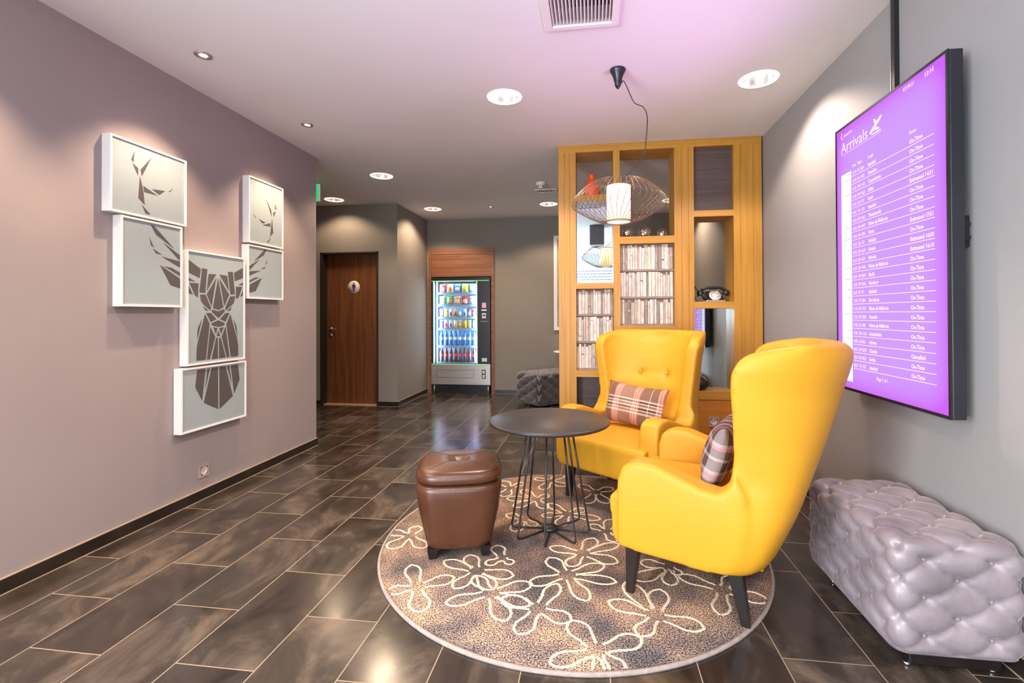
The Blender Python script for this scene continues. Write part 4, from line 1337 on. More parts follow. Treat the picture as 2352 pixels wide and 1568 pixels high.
box(bm, 0.345, 0.385, -0.011, -0.007, 0.312, 0.362, 0, 0.002, 1)
box(bm, 0.345, 0.385, -0.011, -0.007, 0.246, 0.296, 0, 0.002, 1)
obj('coin_return', bm, [M_steel, M_blackp], lp)
M_green = emat('green_edge_light', (0.16, 0.75, 0.22, 1), 1.3)
M_led = emat('vending_led', (0.78, 0.94, 1.0, 1), 4.5)
M_led2 = emat('vending_led_green', (0.62, 1.0, 0.70, 1), 1.5)
bm = bmesh.new(); box(bm, -h + 0.004, h - 0.02, -0.005, -0.001, 1.744, 1.753); obj('edge_light', bm, M_green, t)
bm = bmesh.new(); box(bm, -h + 0.004, h - 0.004, -0.006, -0.001, 0.454, 0.461); obj('edge_light', bm, M_green, t)
bm = bmesh.new(); box(bm, WX_0 + 0.002, WX_0 + 0.016, 0.012, 0.03, WZ_0, WZ_1); obj('led_strip', bm, M_led2, t)
bm = bmesh.new(); box(bm, WX_0 + 0.052, WX_0 + 0.062, 0.02, 0.04, WZ_0, WZ_1); obj('led_strip', bm, M_led, t)
bm = bmesh.new(); box(bm, WX_1 - 0.012, WX_1 - 0.002, 0.012, 0.03, WZ_0, WZ_1); obj('led_strip', bm, M_led, t)
M_liner = mat('pale_cabinet_liner', (0.28, 0.44, 0.60, 1), 0.5, noise=(5, 0.03, (1, 1, 1)))
bm = bmesh.new()
box(bm, WX_0 + 0.002, WX_1 - 0.002, 0.485, 0.499, WZ_0, WZ_1)
box(bm, WX_0 + 0.001, WX_0 + 0.004, 0.05, 0.485, WZ_0, WZ_1)
box(bm, WX_1 - 0.004, WX_1 - 0.001, 0.05, 0.485, WZ_0, WZ_1)
obj('inner_liner', bm, M_liner, t)
obj('window_glass', boxm(WX_0, WX_1, 0.003, 0.007, WZ_0, WZ_1), M_glass, t)
lamp('vending_top_light', 'AREA', (VC - 0.08, VY + 0.06, WZ_1 - 0.015), 3, (0.8, 0.93, 1.0), (radians(-28), 0, 0), shape='RECTANGLE', size=0.6, size_y=0.05)
lamp('vending_side_light', 'AREA', (WX_0 + VC + 0.07, VY + 0.05, 1.1), 16, (0.76, 0.92, 1.0), (radians(90), 0, radians(-60)), shape='RECTANGLE', size=0.04, size_y=1.2)
lamp('vending_side_light', 'AREA', (WX_1 + VC - 0.02, VY + 0.05, 1.1), 16, (0.76, 0.90, 1.0), (radians(90), 0, radians(60)), shape='RECTANGLE', size=0.04, size_y=1.2)
# payment panel
bm = bmesh.new()
box(bm, 0.33, 0.42, -0.008, 0.0, 1.28, 1.42, 0, 0.003, 1)
box(bm, 0.342, 0.408, -0.0095, -0.008, 1.325, 1.405, 1)
box(bm, 0.335, 0.415, -0.011, -0.008, 1.283, 1.300, 2)
obj('payment_terminal', bm, [M_dark, emat('pink_display', (0.80, 0.42, 0.45, 1), 0.9), emat('white_display', (0.95, 0.85, 0.85, 1), 1)], t)
bm = bmesh.new()
box(bm, 0.34, 0.405, -0.008, 0.0, 1.165, 1.245, 1, 0.003, 1)
box(bm, 0.352, 0.393, -0.0095, -0.008, 1.195, 1.222, 0)
obj('banknote_slot', bm, [M_blackp, M_steel], t)
bm = bmesh.new(); box(bm, 0.335, 0.415, -0.004, 0.0, 0.50, 0.555); obj('type_plate', bm, M_steel, t)
bm = bmesh.new(); box(bm, 0.31, 0.43, -0.002, 0.0, 1.118, 1.122); obj('panel_line', bm, M_steel, t)
TR = [1.575, 1.385, 1.190, 1.015, 0.745, 0.482]
for z in TR:
    bm = bmesh.new()
    box(bm, WX_0 + 0.066, WX_1 - 0.016, 0.055, 0.45, z - 0.012, z - 0.004)
    box(bm, WX_0 + 0.066, WX_1 - 0.016, 0.048, 0.055, z - 0.034 if z > 0.6 else z - 0.014, z - 0.002)
    obj('product_tray', bm, M_liner, t)
for z, n in zip(TR, (5, 5, 8, 8, 0, 0)):
    for k in range(n):
        x = WX_0 + 0.075 + (0.60 / n) * (k + 0.5)
        bm = bmesh.new()
        pts = [(x + 0.02 * cos(a * 0.9), 0.056 + 0.0028 * a, z + 0.019 + 0.018 * sin(a * 0.9)) for a in range(0, 60, 1)]
        tube(bm, pts, 0.0013, 4)
        obj('spiral', bm, M_dark, t)

PC = dict(red=(0.62, 0.03, 0.03), orange=(0.85, 0.26, 0.03), yellow=(0.88, 0.62, 0.03), green=(0.12, 0.50, 0.07), lime=(0.45, 0.68, 0.08), blue=(0.04, 0.17, 0.62), skyblue=(0.15, 0.50, 0.85),
          pink=(0.85, 0.28, 0.36), white=(0.82, 0.82, 0.82), purple=(0.25, 0.07, 0.36), mint=(0.35, 0.75, 0.55), brown=(0.20, 0.08, 0.04), cream=(0.86, 0.74, 0.52))
PM = {k: mat('foil_' + k, (*c, 1), 0.3, 0.1, noise=(30, 0.25, (1, 1, 1))) for k, c in PC.items()}


def packet(w, hh, c1, c2, seed, dpt=0.035):
    """pillow pack with crimped ends and a blob of second colour"""
    r = random.Random(seed)
    bm = bmesh.new()
    n, mq = 10, 12
    V = {}
    for s in (0, 1):
        for i in range(n + 1):
            for j in range(mq + 1):
                u, v = i / n * 2 - 1, j / mq * 2 - 1
                e_ = max(0, 1 - abs(v) ** 4) * max(0, 1 - u * u) ** 0.55
                if s == 1 and (i in (0, n) or j in (0, mq)):
                    V[s, i, j] = V[0, i, j]
                    continue
                y = (-1 if s == 0 else 1) * dpt * 0.5 * e_ + (r.uniform(-1, 1) * 0.002 if e_ > 0.3 else 0)
                V[s, i, j] = bm.verts.new((u * w / 2 * (1 - 0.06 * (1 - v * v)), y, hh / 2 + v * hh / 2))
    for s in (0, 1):
        for i in range(n):
            for j in range(mq):
                try:
                    f = bm.faces.new((V[s, i, j], V[s, i + 1, j], V[s, i + 1, j + 1], V[s, i, j + 1]))
                except ValueError:
                    continue
                f.smooth = True
                u, v = (i + .5) / n * 2 - 1, (j + .5) / mq * 2 - 1
                f.material_index = 1 if (hypot(u * 0.9, (v + 0.25) * 1.2) < 0.62) else (2 if v > 0.62 or v < -0.86 else 0)
    return bm


def bottle(c1, c2):
    bm = bmesh.new()
    lathe(bm, [(0, 0), (0.024, 0), (0.029, 0.008), (0.029, 0.06), (0.0265, 0.075), (0.0295, 0.09)], seg=18, mi=0)
    lathe(bm, [(0.0295, 0.09), (0.0298, 0.135)], seg=18, mi=1)
    lathe(bm, [(0.0295, 0.135), (0.028, 0.155), (0.018, 0.19), (0.0115, 0.205), (0.0115, 0.212)], seg=18, mi=0)
    lathe(bm, [(0.0115, 0.212), (0.0145, 0.212), (0.0145, 0.23), (0, 0.231)], seg=18, mi=2)
    bmesh.ops.remove_doubles(bm, verts=bm.verts, dist=1e-6)
    return bm


R_ = [('red', 'cream'), ('cream', 'orange'), ('blue', 'white'), ('yellow', 'lime'), ('skyblue', 'white')], \
     [('lime', 'cream'), ('green', 'pink'), ('orange', 'cream'), ('red', 'white'), ('mint', 'white')], \
     [('pink', 'white'), ('yellow', 'cream'), ('white', 'brown'), ('orange', 'brown'), ('skyblue', 'white'), ('white', 'blue'), ('purple', 'white'), ('red', 'pink')], \
     [('purple', 'pink'), ('white', 'red'), ('white', 'purple'), ('cream', 'lime'), ('orange', 'yellow'), ('yellow', 'orange'), ('lime', 'yellow'), ('skyblue', 'white')]
ORD = ['first', 'second', 'third', 'fourth', 'fifth', 'sixth', 'seventh', 'eighth']
ROWN = ['top', 'second', 'third', 'fourth']
for r, row in enumerate(R_):
    n = len(row)
    for k, (c1, c2) in enumerate(row):
        x = VC + WX_0 + 0.075 + (0.60 / n) * (k + 0.5)
        w, hh = (0.108, 0.132) if n == 5 else (0.060, 0.128)
        kind = 'snack_bag' if n == 5 else 'candy_packet'
        o = obj(kind, packet(w, hh, c1, c2, r * 10 + k, 0.05 if n == 5 else 0.03), [PM[c1], PM[c2], PM['white'] if (k + r) % 2 else PM[c1]])
        o.location = (x, VY + 0.085, TR[r] - 0.002)
        tag(o, '%s and %s %s, %s from left in the %s row of the vending machine' % (c1, c2, 'crisp bag' if n == 5 else 'sweet packet', ORD[k], ROWN[r]), 'snack', 'snacks in the %s vending row' % ROWN[r])
M_bl = [mat('blue_bottle', (0.03, 0.20, 0.62, 1), 0.2, noise=(20, 0.3, (1, 1, 1))), mat('pale_label', (0.62, 0.80, 0.92, 1), 0.4, noise=(30, 0.1, (1, 1, 1))), mat('dark_blue_cap', (0.02, 0.06, 0.35, 1), 0.3, noise=(9, 0.1, (1, 1, 1)))]
M_cb = [mat('cola_bottle', (0.06, 0.035, 0.05, 1), 0.15, noise=(20, 0.3, (1, 1, 1))), mat('red_label', (0.80, 0.06, 0.06, 1), 0.35, noise=(30, 0.2, (1, 1, 1))), mat('red_cap', (0.60, 0.02, 0.02, 1), 0.3, noise=(9, 0.1, (1, 1, 1)))]
for r, (mm, nm, lb) in enumerate(((M_bl, 'water_bottle', 'blue drink bottle'), (M_cb, 'cola_bottle', 'dark red-labelled bottle'))):
    first = None
    for k in range(8):
        x = VC + WX_0 + 0.075 + (0.60 / 8) * (k + 0.5)
        if first is None:
            o = first = obj(nm, bottle(0, 0), mm)
        else:
            o = first.copy(); COL.objects.link(o)
        o.location = (x, VY + 0.088, TR[4 + r] - 0.004)
        tag(o, '%s, %s from left in the %s of the vending machine' % (lb, ORD[k], 'fifth row' if r == 0 else 'bottom row'), 'bottle', nm.replace('_', ' ') + 's in the vending machine')

# ------------------------------------------------------------------ round rug
RC, RR, RH = (-0.135, 2.605), 0.995, 0.012
rug = thing('round_rug', 'round mottled brown rug with cream line flowers under the table and chairs', 'rug', (RC[0], RC[1], 0))
bm = bmesh.new()
lathe(bm, [(0, 0.0005), (RR - 0.012, 0.0005), (RR - 0.010, 0.004), (RR - 0.012, RH), (RR * 0.5, RH), (0, RH)], seg=160)
for v in bm.verts:
    if v.co.z > RH - 1e-4 and hypot(v.co.x, v.co.y) < RR - 0.1:
        v.co.z = RH
pile_bm = bm
bm = bmesh.new()
lathe(bm, [(RR - 0.013, 0.0005), (RR, 0.0005), (RR + 0.001, 0.006), (RR - 0.003, RH + 0.001), (RR - 0.012, RH + 0.0015), (RR - 0.014, RH - 0.003)], seg=160, closed=True)
obj('binding', bm, mat('grey_rug_binding', (0.33, 0.27, 0.24, 1), 0.9, noise=(50, 0.15, (1, 1, 1)), bump=(200, 0.3)), rug)
bm = pile_bm
rr = random.Random(3)


def stroke(pts, w):
    pts = [Vector((p[0] - RC[0], p[1] - RC[1], 0)) for p in pts]
    fine = catmull(pts, 12)
    L, Rr = [], []
    for i, p in enumerate(fine):
        t_ = (fine[min(i + 1, len(fine) - 1)] - fine[max(i - 1, 0)])
        t_ = t_.normalized() if t_.length > 0 else Vector((1, 0, 0))
        n_ = Vector((-t_.y, t_.x, 0))
        p = p + n_ * rr.uniform(-0.0012, 0.0012)
        a, b = p + n_ * (w / 2 + rr.uniform(-0.0012, 0.0016)), p - n_ * (w / 2 + rr.uniform(-0.0012, 0.0016))
        L.append(a); Rr.append(b)
    prev = None
    for a, b in zip(L, Rr):
        if max(hypot(a.x, a.y), hypot(b.x, b.y)) > RR - 0.016:
            prev = None
            continue
        cur = (bm.verts.new((a.x, a.y, RH + 0.0001)), bm.verts.new(((a.x + b.x) / 2, (a.y + b.y) / 2, RH + 0.0025)), bm.verts.new((b.x, b.y, RH + 0.0001)))
        if prev:
            bm.faces.new((prev[0], prev[1], cur[1], cur[0])).material_index = 1; bm.faces.new((prev[1], prev[2], cur[2], cur[1])).material_index = 1
        prev = cur


for c, tips in RUG_FLOWERS:
    for tp in tips:
        v = Vector((tp[0] - c[0], tp[1] - c[1])); L_ = v.length
        if L_ < 0.03:
            continue
        t_ = v / L_; n_ = Vector((-t_.y, t_.x))
        wd = min(0.040, 0.19 * L_ + 0.010) * rr.uniform(0.85, 1.1)
        b0 = 0.17 * L_ if L_ > 0.1 else 0.012
        cpt = Vector(c)
        P = lambda a, b_: tuple(cpt + t_ * a + n_ * b_)
        stroke([P(b0, 0.020), P(L_ * 0.36, wd * 0.62), P(L_ * 0.66, wd), P(L_ * 0.88, wd * 0.70), P(L_, 0.0)], 0.0115)
        stroke([P(b0, -0.020), P(L_ * 0.36, -wd * 0.62), P(L_ * 0.66, -wd), P(L_ * 0.88, -wd * 0.70), P(L_, 0.0)], 0.0115)
obj('pile', bm, [M_rug, M_rugl], rug)

# ------------------------------------------------------------------ round black table
TC = (-0.245, 2.665)
tb = thing('round_table', 'round black metal table with wire hairpin legs on the rug', 'table', (TC[0], TC[1], RH))
bm = bmesh.new()
lathe(bm, [(0, 0.598), (0.318, 0.598), (0.333, 0.604), (0.338, 0.611), (0.336, 0.618), (0.330, 0.621), (0, 0.621)], seg=96)
obj('tabletop', bm, mat('black_table_laminate', (0.030, 0.026, 0.026, 1), 0.36, noise=(9, 0.08, (1, 1, 1))), tb)
bm = bmesh.new()
lathe(bm, [(0, 0.003), (0.042, 0.003), (0.042, 0.022), (0, 0.022)], seg=32)
obj('hub', bm, M_black, tb)
bm = bmesh.new()
lathe(bm, [(0, 0.585), (0.135, 0.585), (0.135, 0.598), (0, 0.598)], seg=40)
obj('mounting_plate', bm, M_black, tb)
for k in range(8):
    a = radians(-92 + 45 * k)
    f = lambda r, z: (r * cos(a), r * sin(a), z)
    bm = bmesh.new()
    r0 = 0.222
    arc = [f(0.122, 0.588), f(0.165, 0.33), f(r0 - 0.012, 0.06), f(r0 - 0.004, 0.026), f(r0 - 0.012, 0.011), f(r0 - 0.035, 0.0065), f(0.03, 0.010)]
    pts = arc[:3] + [Vector(p) for p in catmull(arc[2:6], 5)][1:-1] + arc[5:]
    tube(bm, pts, 0.0055, 8)
    obj('leg', bm, M_black, tb)

# ------------------------------------------------------------------ yellow wing chairs


def make_chair(name, label):
    t = thing(name, label, 'armchair', (0, 0, 0), 0, 'yellow wing chairs')
    # local: x across, y = -s (s grows to the front), z up
    side_low = [(0.535 - 0.045, 0.225), (0.495, 0.30), (0.490, 0.50), (0.470, 0.565), (0.415, 0.590), (0.345, 0.590), (0.24, 0.555), (0.14, 0.520), (0.085, 0.515), (0.04, 0.56),
                (0.03, 0.60), (-0.01, 0.52), (-0.015, 0.42), (0.005, 0.31), (0.03, 0.25), (0.065, 0.207), (0.18, 0.208), (0.36, 0.215)]
    wing = [(0.085, 0.50), (0.048, 0.56), (0.034, 0.66), (0.036, 0.78), (0.042, 0.92), (0.036, 0.985), (0.008, 1.04), (-0.04, 1.07), (-0.135, 1.083), (-0.27, 1.090), (-0.345, 1.090),
            (-0.367, 1.068), (-0.348, 0.975), (-0.27, 0.704), (-0.20, 0.48), (-0.12, 0.40), (0.02, 0.44)]
    bm = bmesh.new()
    for s in (-1, 1):
        b2 = bmesh.new()
        prism(b2, [(-p[0], p[1]) for p in side_low], s * 0.262, s * 0.378, 'X')
        merge(bm, b2)
    # wings and back as one horseshoe that grows upwards
    def ip(tab, z):
        if z <= tab[0][0]:
            return tab[0][1]
        for (z0, v0), (z1, v1) in zip(tab, tab[1:]):
            if z <= z1:
                return v0 + (v1 - v0) * (z - z0) / (z1 - z0)
        return tab[-1][1]
    SF = [(.205, .13), (.42, .13), (.48, .095), (.53, .062), (.58, .044), (.66, .034), (.80, .036), (.92, .042), (.975, .038), (1.015, .024), (1.045, -.002), (1.067, -.045), (1.080, -.11), (1.092, -.19)]
    SR = [(.205, -.03), (.212, -.055), (.228, -.078), (.26, -.103), (.325, -.135), (.42, -.178), (.48, -.20), (.704, -.276), (.975, -.356), (1.045, -.374), (1.07, -.368), (1.092, -.335)]
    WO = [(.205, .362), (.23, .372), (.30, .374), (.42, .368), (.56, .354), (.70, .364), (.85, .386), (1.0, .408), (1.04, .405), (1.07, .390), (1.092, .358)]
    TB = [(.205, .12), (.42, .22), (.56, .20), (.70, .185), (.85, .168), (1.0, .145), (1.06, .12), (1.092, .085)]
    zs = [.205, .212, .22] + [.235 + .855 * i / 58 for i in range(59)] + [1.092]
    NP = 44
    rows = []
    b2 = bmesh.new()
    for z in zs:
        sf, sr, wo, tb_ = ip(SF, z), ip(SR, z), ip(WO, z), ip(TB, z)
        row = []
        for inner in (0, 1):
            for i in range(NP + 1):
                ph = pi * (i if not inner else NP - i) / NP
                n_ = ip([(.40, 4.2), (.90, 2.5)], z) if not inner else 2.3
                c_, s__ = cos(ph), sin(ph)
                w_ = wo - (0.078 if inner else 0)
                dpt = (sf - sr) - (tb_ if inner else 0)
                d_ = max(0.0, s__) ** (2 / n_)
                x_ = w_ * (1 if c_ > 0 else -1) * abs(c_) ** (2 / n_) * (1 - ip([(.42, .0), (.9, .20)], z) * d_ * d_)
                row.append(b2.verts.new((x_, -(sf - dpt * d_), z)))
        rows.append(row)
    for A_, B_ in zip(rows, rows[1:]):
        m_n = len(A_)
        for i in range(m_n):
            b2.faces.new((A_[i], A_[(i + 1) % m_n], B_[(i + 1) % m_n], B_[i]))
    for row in (rows[0], rows[-1]):
        for i in range(NP):
            b2.faces.new((row[i], row[i + 1], row[2 * NP - i], row[2 * NP + 1 - i]))
    merge(bm, b2)
    b2 = bmesh.new()   # filling under the seat
    back = [(0.06, 0.42), (-0.02, 0.42), (-0.02, 0.25), (0.06, 0.225)]
    prism(b2, [(-p[0], p[1]) for p in back], -0.33, 0.33, 'X'); merge(bm, b2)
    sk = remeshed(bm, 0.011, 8)
    for v in sk.verts:
        s_, z, x = -v.co.y, v.co.z, v.co.x
        sg = 1 if x > 0 else -1
        # wings flare outwards towards the top
        k = smoothstep((z - 0.52) / 0.55)
        r_ = smoothstep((0.03 - s_) / 0.36)
        # slight outward belly of the arm, tucked towards the foot
        v.co.x += sg * 0.010 * smoothstep((abs(x) - 0.25) / 0.1) * sin(pi * max(0, min(1, (z - 0.2) / 0.4))) if z < 0.6 else 0
        # front rim of the seat shell leaned
        # two button dimples and a soft lumbar fold on the inner back
        if abs(x) < 0.28 and z > 0.45 and s_ > -0.30:
            front = s_ > (-0.03 - (z - 0.56) * 0.40) - 0.045
            if front:
                d_ = 0
                for bx in (-0.105, 0.105):
                    d_ += 0.016 * exp(-((x - bx) ** 2 + (z - 0.795) ** 2) / (0.020 ** 2)) + 0.010 * exp(-((x - bx) ** 2 + (z - 0.795) ** 2) / (0.05 ** 2))
                if abs(x) < 0.105:
                    d_ += 0.004 * exp(-((z - 0.793) / 0.02) ** 2)
                d_ -= 0.012 * exp(-(x / 0.22) ** 2 - ((z - 0.66) / 0.10) ** 2)
                v.co.y += d_ * 0.94
                v.co.z -= d_ * 0.2
    for _ in range(9):
        bmesh.ops.smooth_vert(sk, verts=[v for v in sk.verts if v.co.z > 1.0 or (-0.12 < v.co.y < 0.06 and v.co.z < 0.5 and abs(v.co.x) > 0.25)], factor=0.5, use_axis_x=True, use_axis_y=True, use_axis_z=True)
    sk.faces.ensure_lookup_table()
    parts = {'backrest': [], 'armrest_a': [], 'armrest_b': []}
    for f in sk.faces:
        c = f.calc_center_median(); s_, z, x = -c.y, c.z, c.x
        if s_ < 0.055 and (z > 0.53 or abs(x) < 0.30) or (z > 0.60):
            parts['backrest'].append(f.index)
        elif x < 0:
            parts['armrest_a'].append(f.index)
        else:
            parts['armrest_b'].append(f.index)
    objs = {}
    for k, ids in parts.items():
        ids = set(ids)
        b3 = bmesh.new(); mp = {}
        for f in sk.faces:
            if f.index in ids:
                vs = []
                for v in f.verts:
                    if v.index not in mp:
                        mp[v.index] = b3.verts.new(v.co)
                    vs.append(mp[v.index])
                b3.faces.new(vs)
        objs[k] = obj('backrest' if k == 'backrest' else 'armrest', b3, M_yellow, t, smooth=True, recalc=False)
    sk.free()
    # seat: cushion plus the apron that stands before the arms
    bm = bmesh.new()
    box(bm, -0.275, 0.275, -0.50, 0.06, 0.21, 0.430)
    b2 = bmesh.new()
    prism(b2, [(-0.480, 0.214), (-0.528, 0.222), (-0.546, 0.40), (-0.535, 0.424), (-0.440, 0.432), (-0.43, 0.214)], -0.330, 0.330, 'X'); merge(bm, b2)
    sk = remeshed(bm, 0.010, 6)
    for v in sk.verts:
        if v.co.z > 0.40:
            v.co.z += 0.022 * max(0, 1 - (v.co.x / 0.29) ** 2) * max(0, 1 - ((v.co.y + 0.22) / 0.32) ** 2)
    obj('seat', sk, M_yellow, t, smooth=True)
    # buttons
    for bx in (-0.105, 0.105):
        b2 = bmesh.new(); bmesh.ops.create_uvsphere(b2, u_segments=16, v_segments=10, radius=1)
        for v in b2.verts:
            v.co = Vector((bx + v.co.x * 0.013, 0.117 + v.co.y * 0.009, 0.795 + v.co.z * 0.013))
        obj('button', b2, M_yellow, objs['backrest'], smooth=True)
    for sx_ in (-1, 1):
        for top, bot in (((0.445, 0.232), (0.462, 0.0)), ((0.045, 0.235), (0.0, 0.0))):
            b2 = bmesh.new()
            vs = []
            for (s_, z), w in ((bot, 0.0165), (top, 0.030)):
                for dx, dy in ((-1, -1), (1, -1), (1, 1), (-1, 1)):
                    vs.append(b2.verts.new((sx_ * (0.288 if z > 0.1 else 0.292) + dx * w, -s_ + dy * w, z)))
            b2.faces.new(vs[:4][::-1]); b2.faces.new(vs[4:])
            for i in range(4):
                b2.faces.new((vs[i], vs[(i + 1) % 4], vs[4 + (i + 1) % 4], vs[4 + i]))
            bmesh.ops.bevel(b2, geom=b2.edges[:], offset=0.0025, segments=2, affect='EDGES')
            obj('leg', b2, M_leg, t)
    return t


def place(t, base, f):
    t.location = (base[0], base[1], RH + 0.001)
    t.rotation_euler = (0, 0, atan2(f[0], -f[1]))


ch = make_chair('wing_chair', 'yellow wing chair facing the camera, in front of the oak divider')
F1 = Vector((-0.61, -0.79, 0)).normalized(); F2 = Vector((-0.922, 0.387, 0)).normalized()
B1 = Vector((0.349, 3.381, 0)); B2 = Vector((0.695, 2.215, 0))
place(ch, B1, F1)
ch2 = dup(ch, label='yellow wing chair seen from its side in the foreground, nearest the camera')
place(ch2, B2, F2)


def cushion(label, m, wd, ht, dpt, loc, f, lean, roll=0.0, group=None):
    n, mq = 44, 30
    bm = bmesh.new(); V = {}
    r = random.Random(5)
    for s in (0, 1):
        for i in range(n + 1):
            for j in range(mq + 1):
                u, v = i / n * 2 - 1, j / mq * 2 - 1
                if s == 1 and (i in (0, n) or j in (0, mq)):
                    V[s, i, j] = V[0, i, j]; continue
                e_ = ((1 - abs(u) ** 2.6) * (1 - abs(v) ** 2.6)) ** 0.55
                pinch_x = 1 - 0.085 * (1 - v * v) * abs(u) ** 3
                pinch_z = 1 - 0.10 * (1 - u * u) * abs(v) ** 3
                y = (-1 if s == 0 else 1) * dpt * 0.5 * e_
                V[s, i, j] = bm.verts.new((u * wd / 2 * pinch_x, y + 0.004 * sin(9 * u + 5 * v) * e_, v * ht / 2 * pinch_z))
    for s in (0, 1):
        for i in range(n):
            for j in range(mq):
                f_ = bm.faces.new((V[s, i, j], V[s, i + 1, j], V[s, i + 1, j + 1], V[s, i, j + 1])); f_.smooth = True
    o = obj('cushion', bm, m)
    a = atan2(f[0], -f[1])
    o.rotation_mode = 'XYZ'
    o.matrix_world = Matrix.Translation(loc) @ Matrix.Rotation(a, 4, 'Z') @ Matrix.Rotation(-lean, 4, 'X') @ Matrix.Rotation(roll, 4, 'Y')
    tag(o, label, 'cushion', group)
    return o


A1 = Vector((-F1.y, F1.x, 0)) * 1.0                      # across (viewer's right for the far chair)
c1p = B1 + F1 * 0.125 + A1 * 0.0 + Vector((0, 0, 0.605))
cushion('brown tartan cushion on the yellow chair that faces the camera', M_plaid, 0.47, 0.285, 0.13, c1p, F1, radians(17), radians(3))
c2p = B2 + F2 * 0.125 + Vector((0, 0, 0.61))
cushion('grey and pink tartan cushion half hidden in the nearest yellow chair', M_plaid2, 0.47, 0.29, 0.13, c2p, F2, radians(17), 0)

# ------------------------------------------------------------------ brown leather stool
st = thing('leather_stool', 'brown leather storage stool with buttoned lid and black block feet on the rug', 'stool', (-0.705, 2.452, RH), radians(15))


def loft_sq(bm, rings, seg=64, n=4.2, cap0=True, cap1=True, mi=0, dent=None):
    """rings: (half size, z); rounded square sections"""
    R = []
    for hs, z in rings:
        if hs < 1e-4:
            R.append([bm.verts.new((0, 0, z))]); continue
        row = []
        for k in range(seg):
            a = 2 * pi * k / seg
            q = (abs(cos(a)) ** n + abs(sin(a)) ** n) ** (-1 / n)
            row.append(bm.verts.new((hs * q * cos(a), hs * q * sin(a), z)))
        R.append(row)
    for A, B in zip(R, R[1:]):
        for k in range(seg):
            k2 = (k + 1) % seg
            if len(B) == 1:
                f = bm.faces.new((A[k], A[k2], B[0]))
            elif len(A) == 1:
                f = bm.faces.new((A[0], B[k2], B[k]))
            else:
                f = bm.faces.new((A[k], A[k2], B[k2], B[k]))
            f.smooth = True; f.material_index = mi


bm = bmesh.new()
loft_sq(bm, [(0, 0.05), (0.158, 0.05), (0.168, 0.056), (0.174, 0.09), (0.190, 0.16), (0.204, 0.23), (0.214, 0.30), (0.218, 0.345), (0.214, 0.366), (0.200, 0.374), (0, 0.374)], n=4)
obj('body', bm, M_brown, st)
lid_z = lambda h_: 0.440 + 0.016 * (1 - (h_ / 0.192) ** 2) - 0.028 * exp(-(h_ / 0.04) ** 2)
bm = bmesh.new()
rings = [(0, 0.376), (0.196, 0.376), (0.212, 0.383), (0.219, 0.398), (0.217, 0.416), (0.207, 0.432), (0.192, 0.440)]
for k in range(1, 15):
    hs = 0.192 * (1 - k / 15)
    rings.append((hs, lid_z(hs)))
rings.append((0, lid_z(0) - 0.001))
loft_sq(bm, rings, n=3.6)
lid = obj('lid', bm, M_brown, st)
bm = bmesh.new()
for sx_, sy in ((1, 1), (1, -1), (-1, 1), (-1, -1)):
    pts = []
    for k in range(0, 13):
        f_ = 0.95 - k * 0.07
        hs = 0.190 * f_
        q = (2 * (2 ** -0.5) ** 3.6) ** (-1 / 3.6) * (2 ** -0.5)
        zz = lid_z(hs)
        pts.append((sx_ * hs * q, sy * hs * q, zz + 0.0003))
    tube(bm, pts, 0.0011, 6)
loop = [(0.204 * (abs(cos(a)) ** 3.6 + abs(sin(a)) ** 3.6) ** (-1 / 3.6) * cos(a), 0.204 * (abs(cos(a)) ** 3.6 + abs(sin(a)) ** 3.6) ** (-1 / 3.6) * sin(a), 0.4342) for a in [2 * pi * k / 64 for k in range(64)]]
tube(bm, loop, 0.0013, 6, closed=True)
obj('piping', bm, M_seam, lid)
bm = bmesh.new(); bmesh.ops.create_uvsphere(bm, u_segments=20, v_segments=10, radius=1)
for v in bm.verts:
    v.co = Vector((v.co.x * 0.015, v.co.y * 0.015, 0.4305 + v.co.z * 0.006))
obj('button', bm, M_brown, lid, smooth=True)
bm = bmesh.new()
for sx_ in (-1, 1):
    for sy in (-1, 1):
        pts = []
        for hs, z in ((0.1745, 0.09), (0.1905, 0.16), (0.2045, 0.23), (0.2145, 0.30), (0.2185, 0.345)):
            a = radians(40)
            q = (abs(cos(a)) ** 4 + abs(sin(a)) ** 4) ** (-1 / 4)
            pts.append((sx_ * hs * q * cos(a), sy * hs * q * sin(a), z))
        tube(bm, pts, 0.0012, 6)
obj('corner_seams', bm, M_seam, st)
for sx_ in (-1, 1):
    for sy in (-1, 1):
        b2 = bmesh.new(); vs = []
        for z, w, o_ in ((0.0, 0.018, 0.130), (0.053, 0.026, 0.130)):
            for dx, dy in ((-1, -1), (1, -1), (1, 1), (-1, 1)):
                vs.append(b2.verts.new((sx_ * o_ + dx * w, sy * o_ + dy * w, z)))
        b2.faces.new(vs[:4][::-1]); b2.faces.new(vs[4:])
        for i in range(4):
            b2.faces.new((vs[i], vs[(i + 1) % 4], vs[4 + (i + 1) % 4], vs[4 + i]))
        obj('foot', b2, M_leg, st)

# ------------------------------------------------------------------ pendant lamp
pl = thing('pendant_lamp', 'pendant lamp with twisted wire cage around a glowing fabric cylinder', 'lamp', (0.157, 2.94, H))
bm = bmesh.new()
lathe(bm, [(0, 0), (0.047, 0), (0.048, -0.008), (0.040, -0.022), (0.029, -0.048), (0.021, -0.080), (0.018, -0.098), (0.0145, -0.106), (0.009, -0.108), (0.008, -0.116), (0, -0.116)], seg=36)
obj('canopy', bm, M_dark, pl)
zc = lambda z: z - H
cord = [(0.018, 2.628), (0.033, 2.640), (0.052, 2.605), (0.072, 2.555), (0.100, 2.500), (0.150, 2.472), (0.172, 2.420), (0.172, 2.350), (0.163, 2.249), (0.148, 2.171), (0.075, 2.085), (0.012, 2.033), (0.0, 2.0)]
bm = bmesh.new()
tube(bm, catmull([(x, 0.0, zc(z)) for x, z in cord], 6), 0.0031, 8)
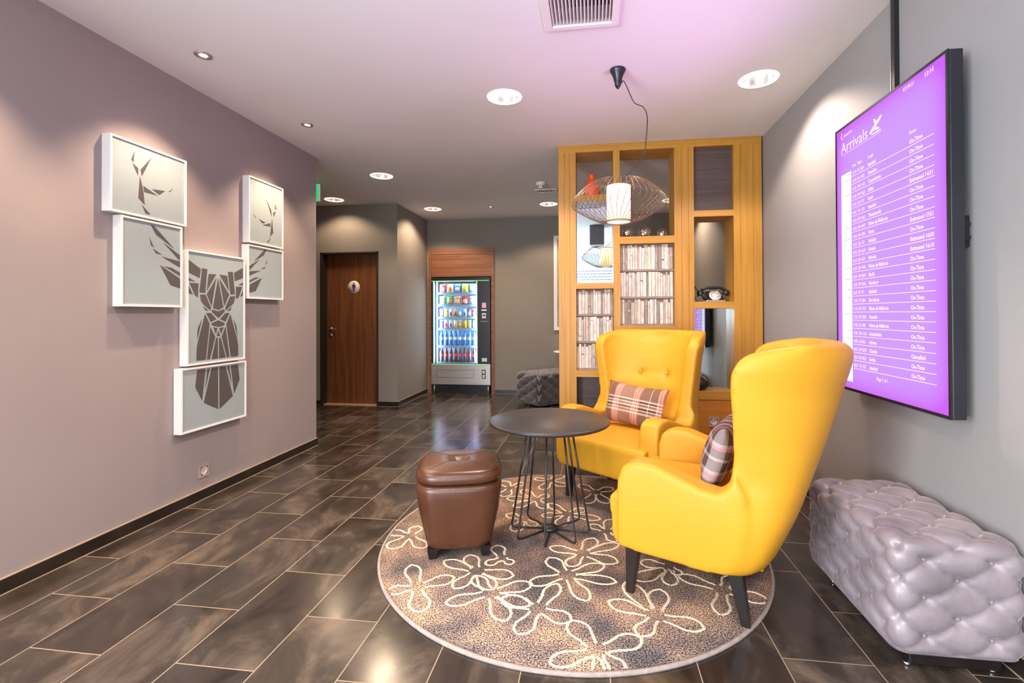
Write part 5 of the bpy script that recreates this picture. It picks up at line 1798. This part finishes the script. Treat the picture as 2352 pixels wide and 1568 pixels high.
tube(bm, [(0.012, 0, zc(2.628)), (0.026, 0, zc(2.632))], 0.006, 8)
obj('cord', bm, mat('dark_cord', (0.03, 0.018, 0.014, 1), 0.5, noise=(30, 0.1, (1, 1, 1))), pl)
ZB, ZM, ZU = 1.778, 1.893, 2.018
bm = bmesh.new()
prof = catmull([(0.078, 0, ZB), (0.14, 0, ZB + 0.018), (0.225, 0, ZB + 0.062), (0.285, 0, ZM - 0.002), (0.245, 0, ZM + 0.058), (0.17, 0, ZU - 0.005), (0.115, 0, ZU + 0.002), (0.085, 0, ZU - 0.014)], 5)
NW = 44
for k in range(NW):
    a0 = 2 * pi * k / NW
    pts = []
    for i, p in enumerate(prof):
        a = a0 + radians(13) * smoothstep(i / (len(prof) - 1))
        pts.append((p.x * cos(a), p.x * sin(a), zc(p.z)))
    tube(bm, pts, 0.0016, 5, caps=False)
for r_, z_ in ((0.078, ZB), (0.086, ZU - 0.014), (0.0775, ZB + 0.006)):
    tube(bm, [(r_ * cos(a), r_ * sin(a), zc(z_)) for a in [2 * pi * k / 48 for k in range(48)]], 0.0024, 6, closed=True)
for a in (0, pi / 2, pi, 3 * pi / 2):
    tube(bm, [(0.086 * cos(a), 0.086 * sin(a), zc(ZU - 0.014)), (0, 0, zc(ZU - 0.004))], 0.0015, 6)
obj('wire_cage', bm, M_wire, pl)
ml = bpy.data.materials.new('glowing_shade_fabric'); ml.use_nodes = True
nt = ml.node_tree; b = nt.nodes['Principled BSDF']
b.inputs['Base Color'].default_value = (0.85, 0.72, 0.5, 1); b.inputs['Roughness'].default_value = 0.8
b.inputs['Emission Color'].default_value = (1.0, 0.72, 0.36, 1)
tc = nt.nodes.new('ShaderNodeTexCoord'); nn = nt.nodes.new('ShaderNodeTexNoise'); nn.inputs['Scale'].default_value = 40
nt.links.new(tc.outputs['Object'], nn.inputs['Vector'])
m_ = nt.nodes.new('ShaderNodeMapRange'); m_.inputs['To Min'].default_value = 1.15; m_.inputs['To Max'].default_value = 1.4
nt.links.new(nn.outputs['Fac'], m_.inputs[0]); nt.links.new(m_.outputs[0], b.inputs['Emission Strength'])
bm = bmesh.new()
lathe(bm, [(0.071, ZB + 0.008 - H), (0.072, ZU - 0.02 - H), (0.0705, ZU - 0.02 - H), (0.0695, ZB + 0.008 - H)], seg=48, closed=True)
obj('lamp_shade', bm, ml, pl)
bm = bmesh.new()
lathe(bm, [(0, zc(ZB + 0.004)), (0.071, zc(ZB + 0.004)), (0.071, zc(ZB + 0.0075)), (0, zc(ZB + 0.0075))], seg=48)
obj('diffuser', bm, emat('warm_diffuser_glow', (1.0, 0.86, 0.62, 1), 2.2), pl)
lamp('pendant_glow', 'SPOT', (0.157, 2.94, 1.768), 16, (1.0, 0.74, 0.45), (0, 0, 0), spot_size=radians(160), spot_blend=0.6, shadow_soft_size=0.05)
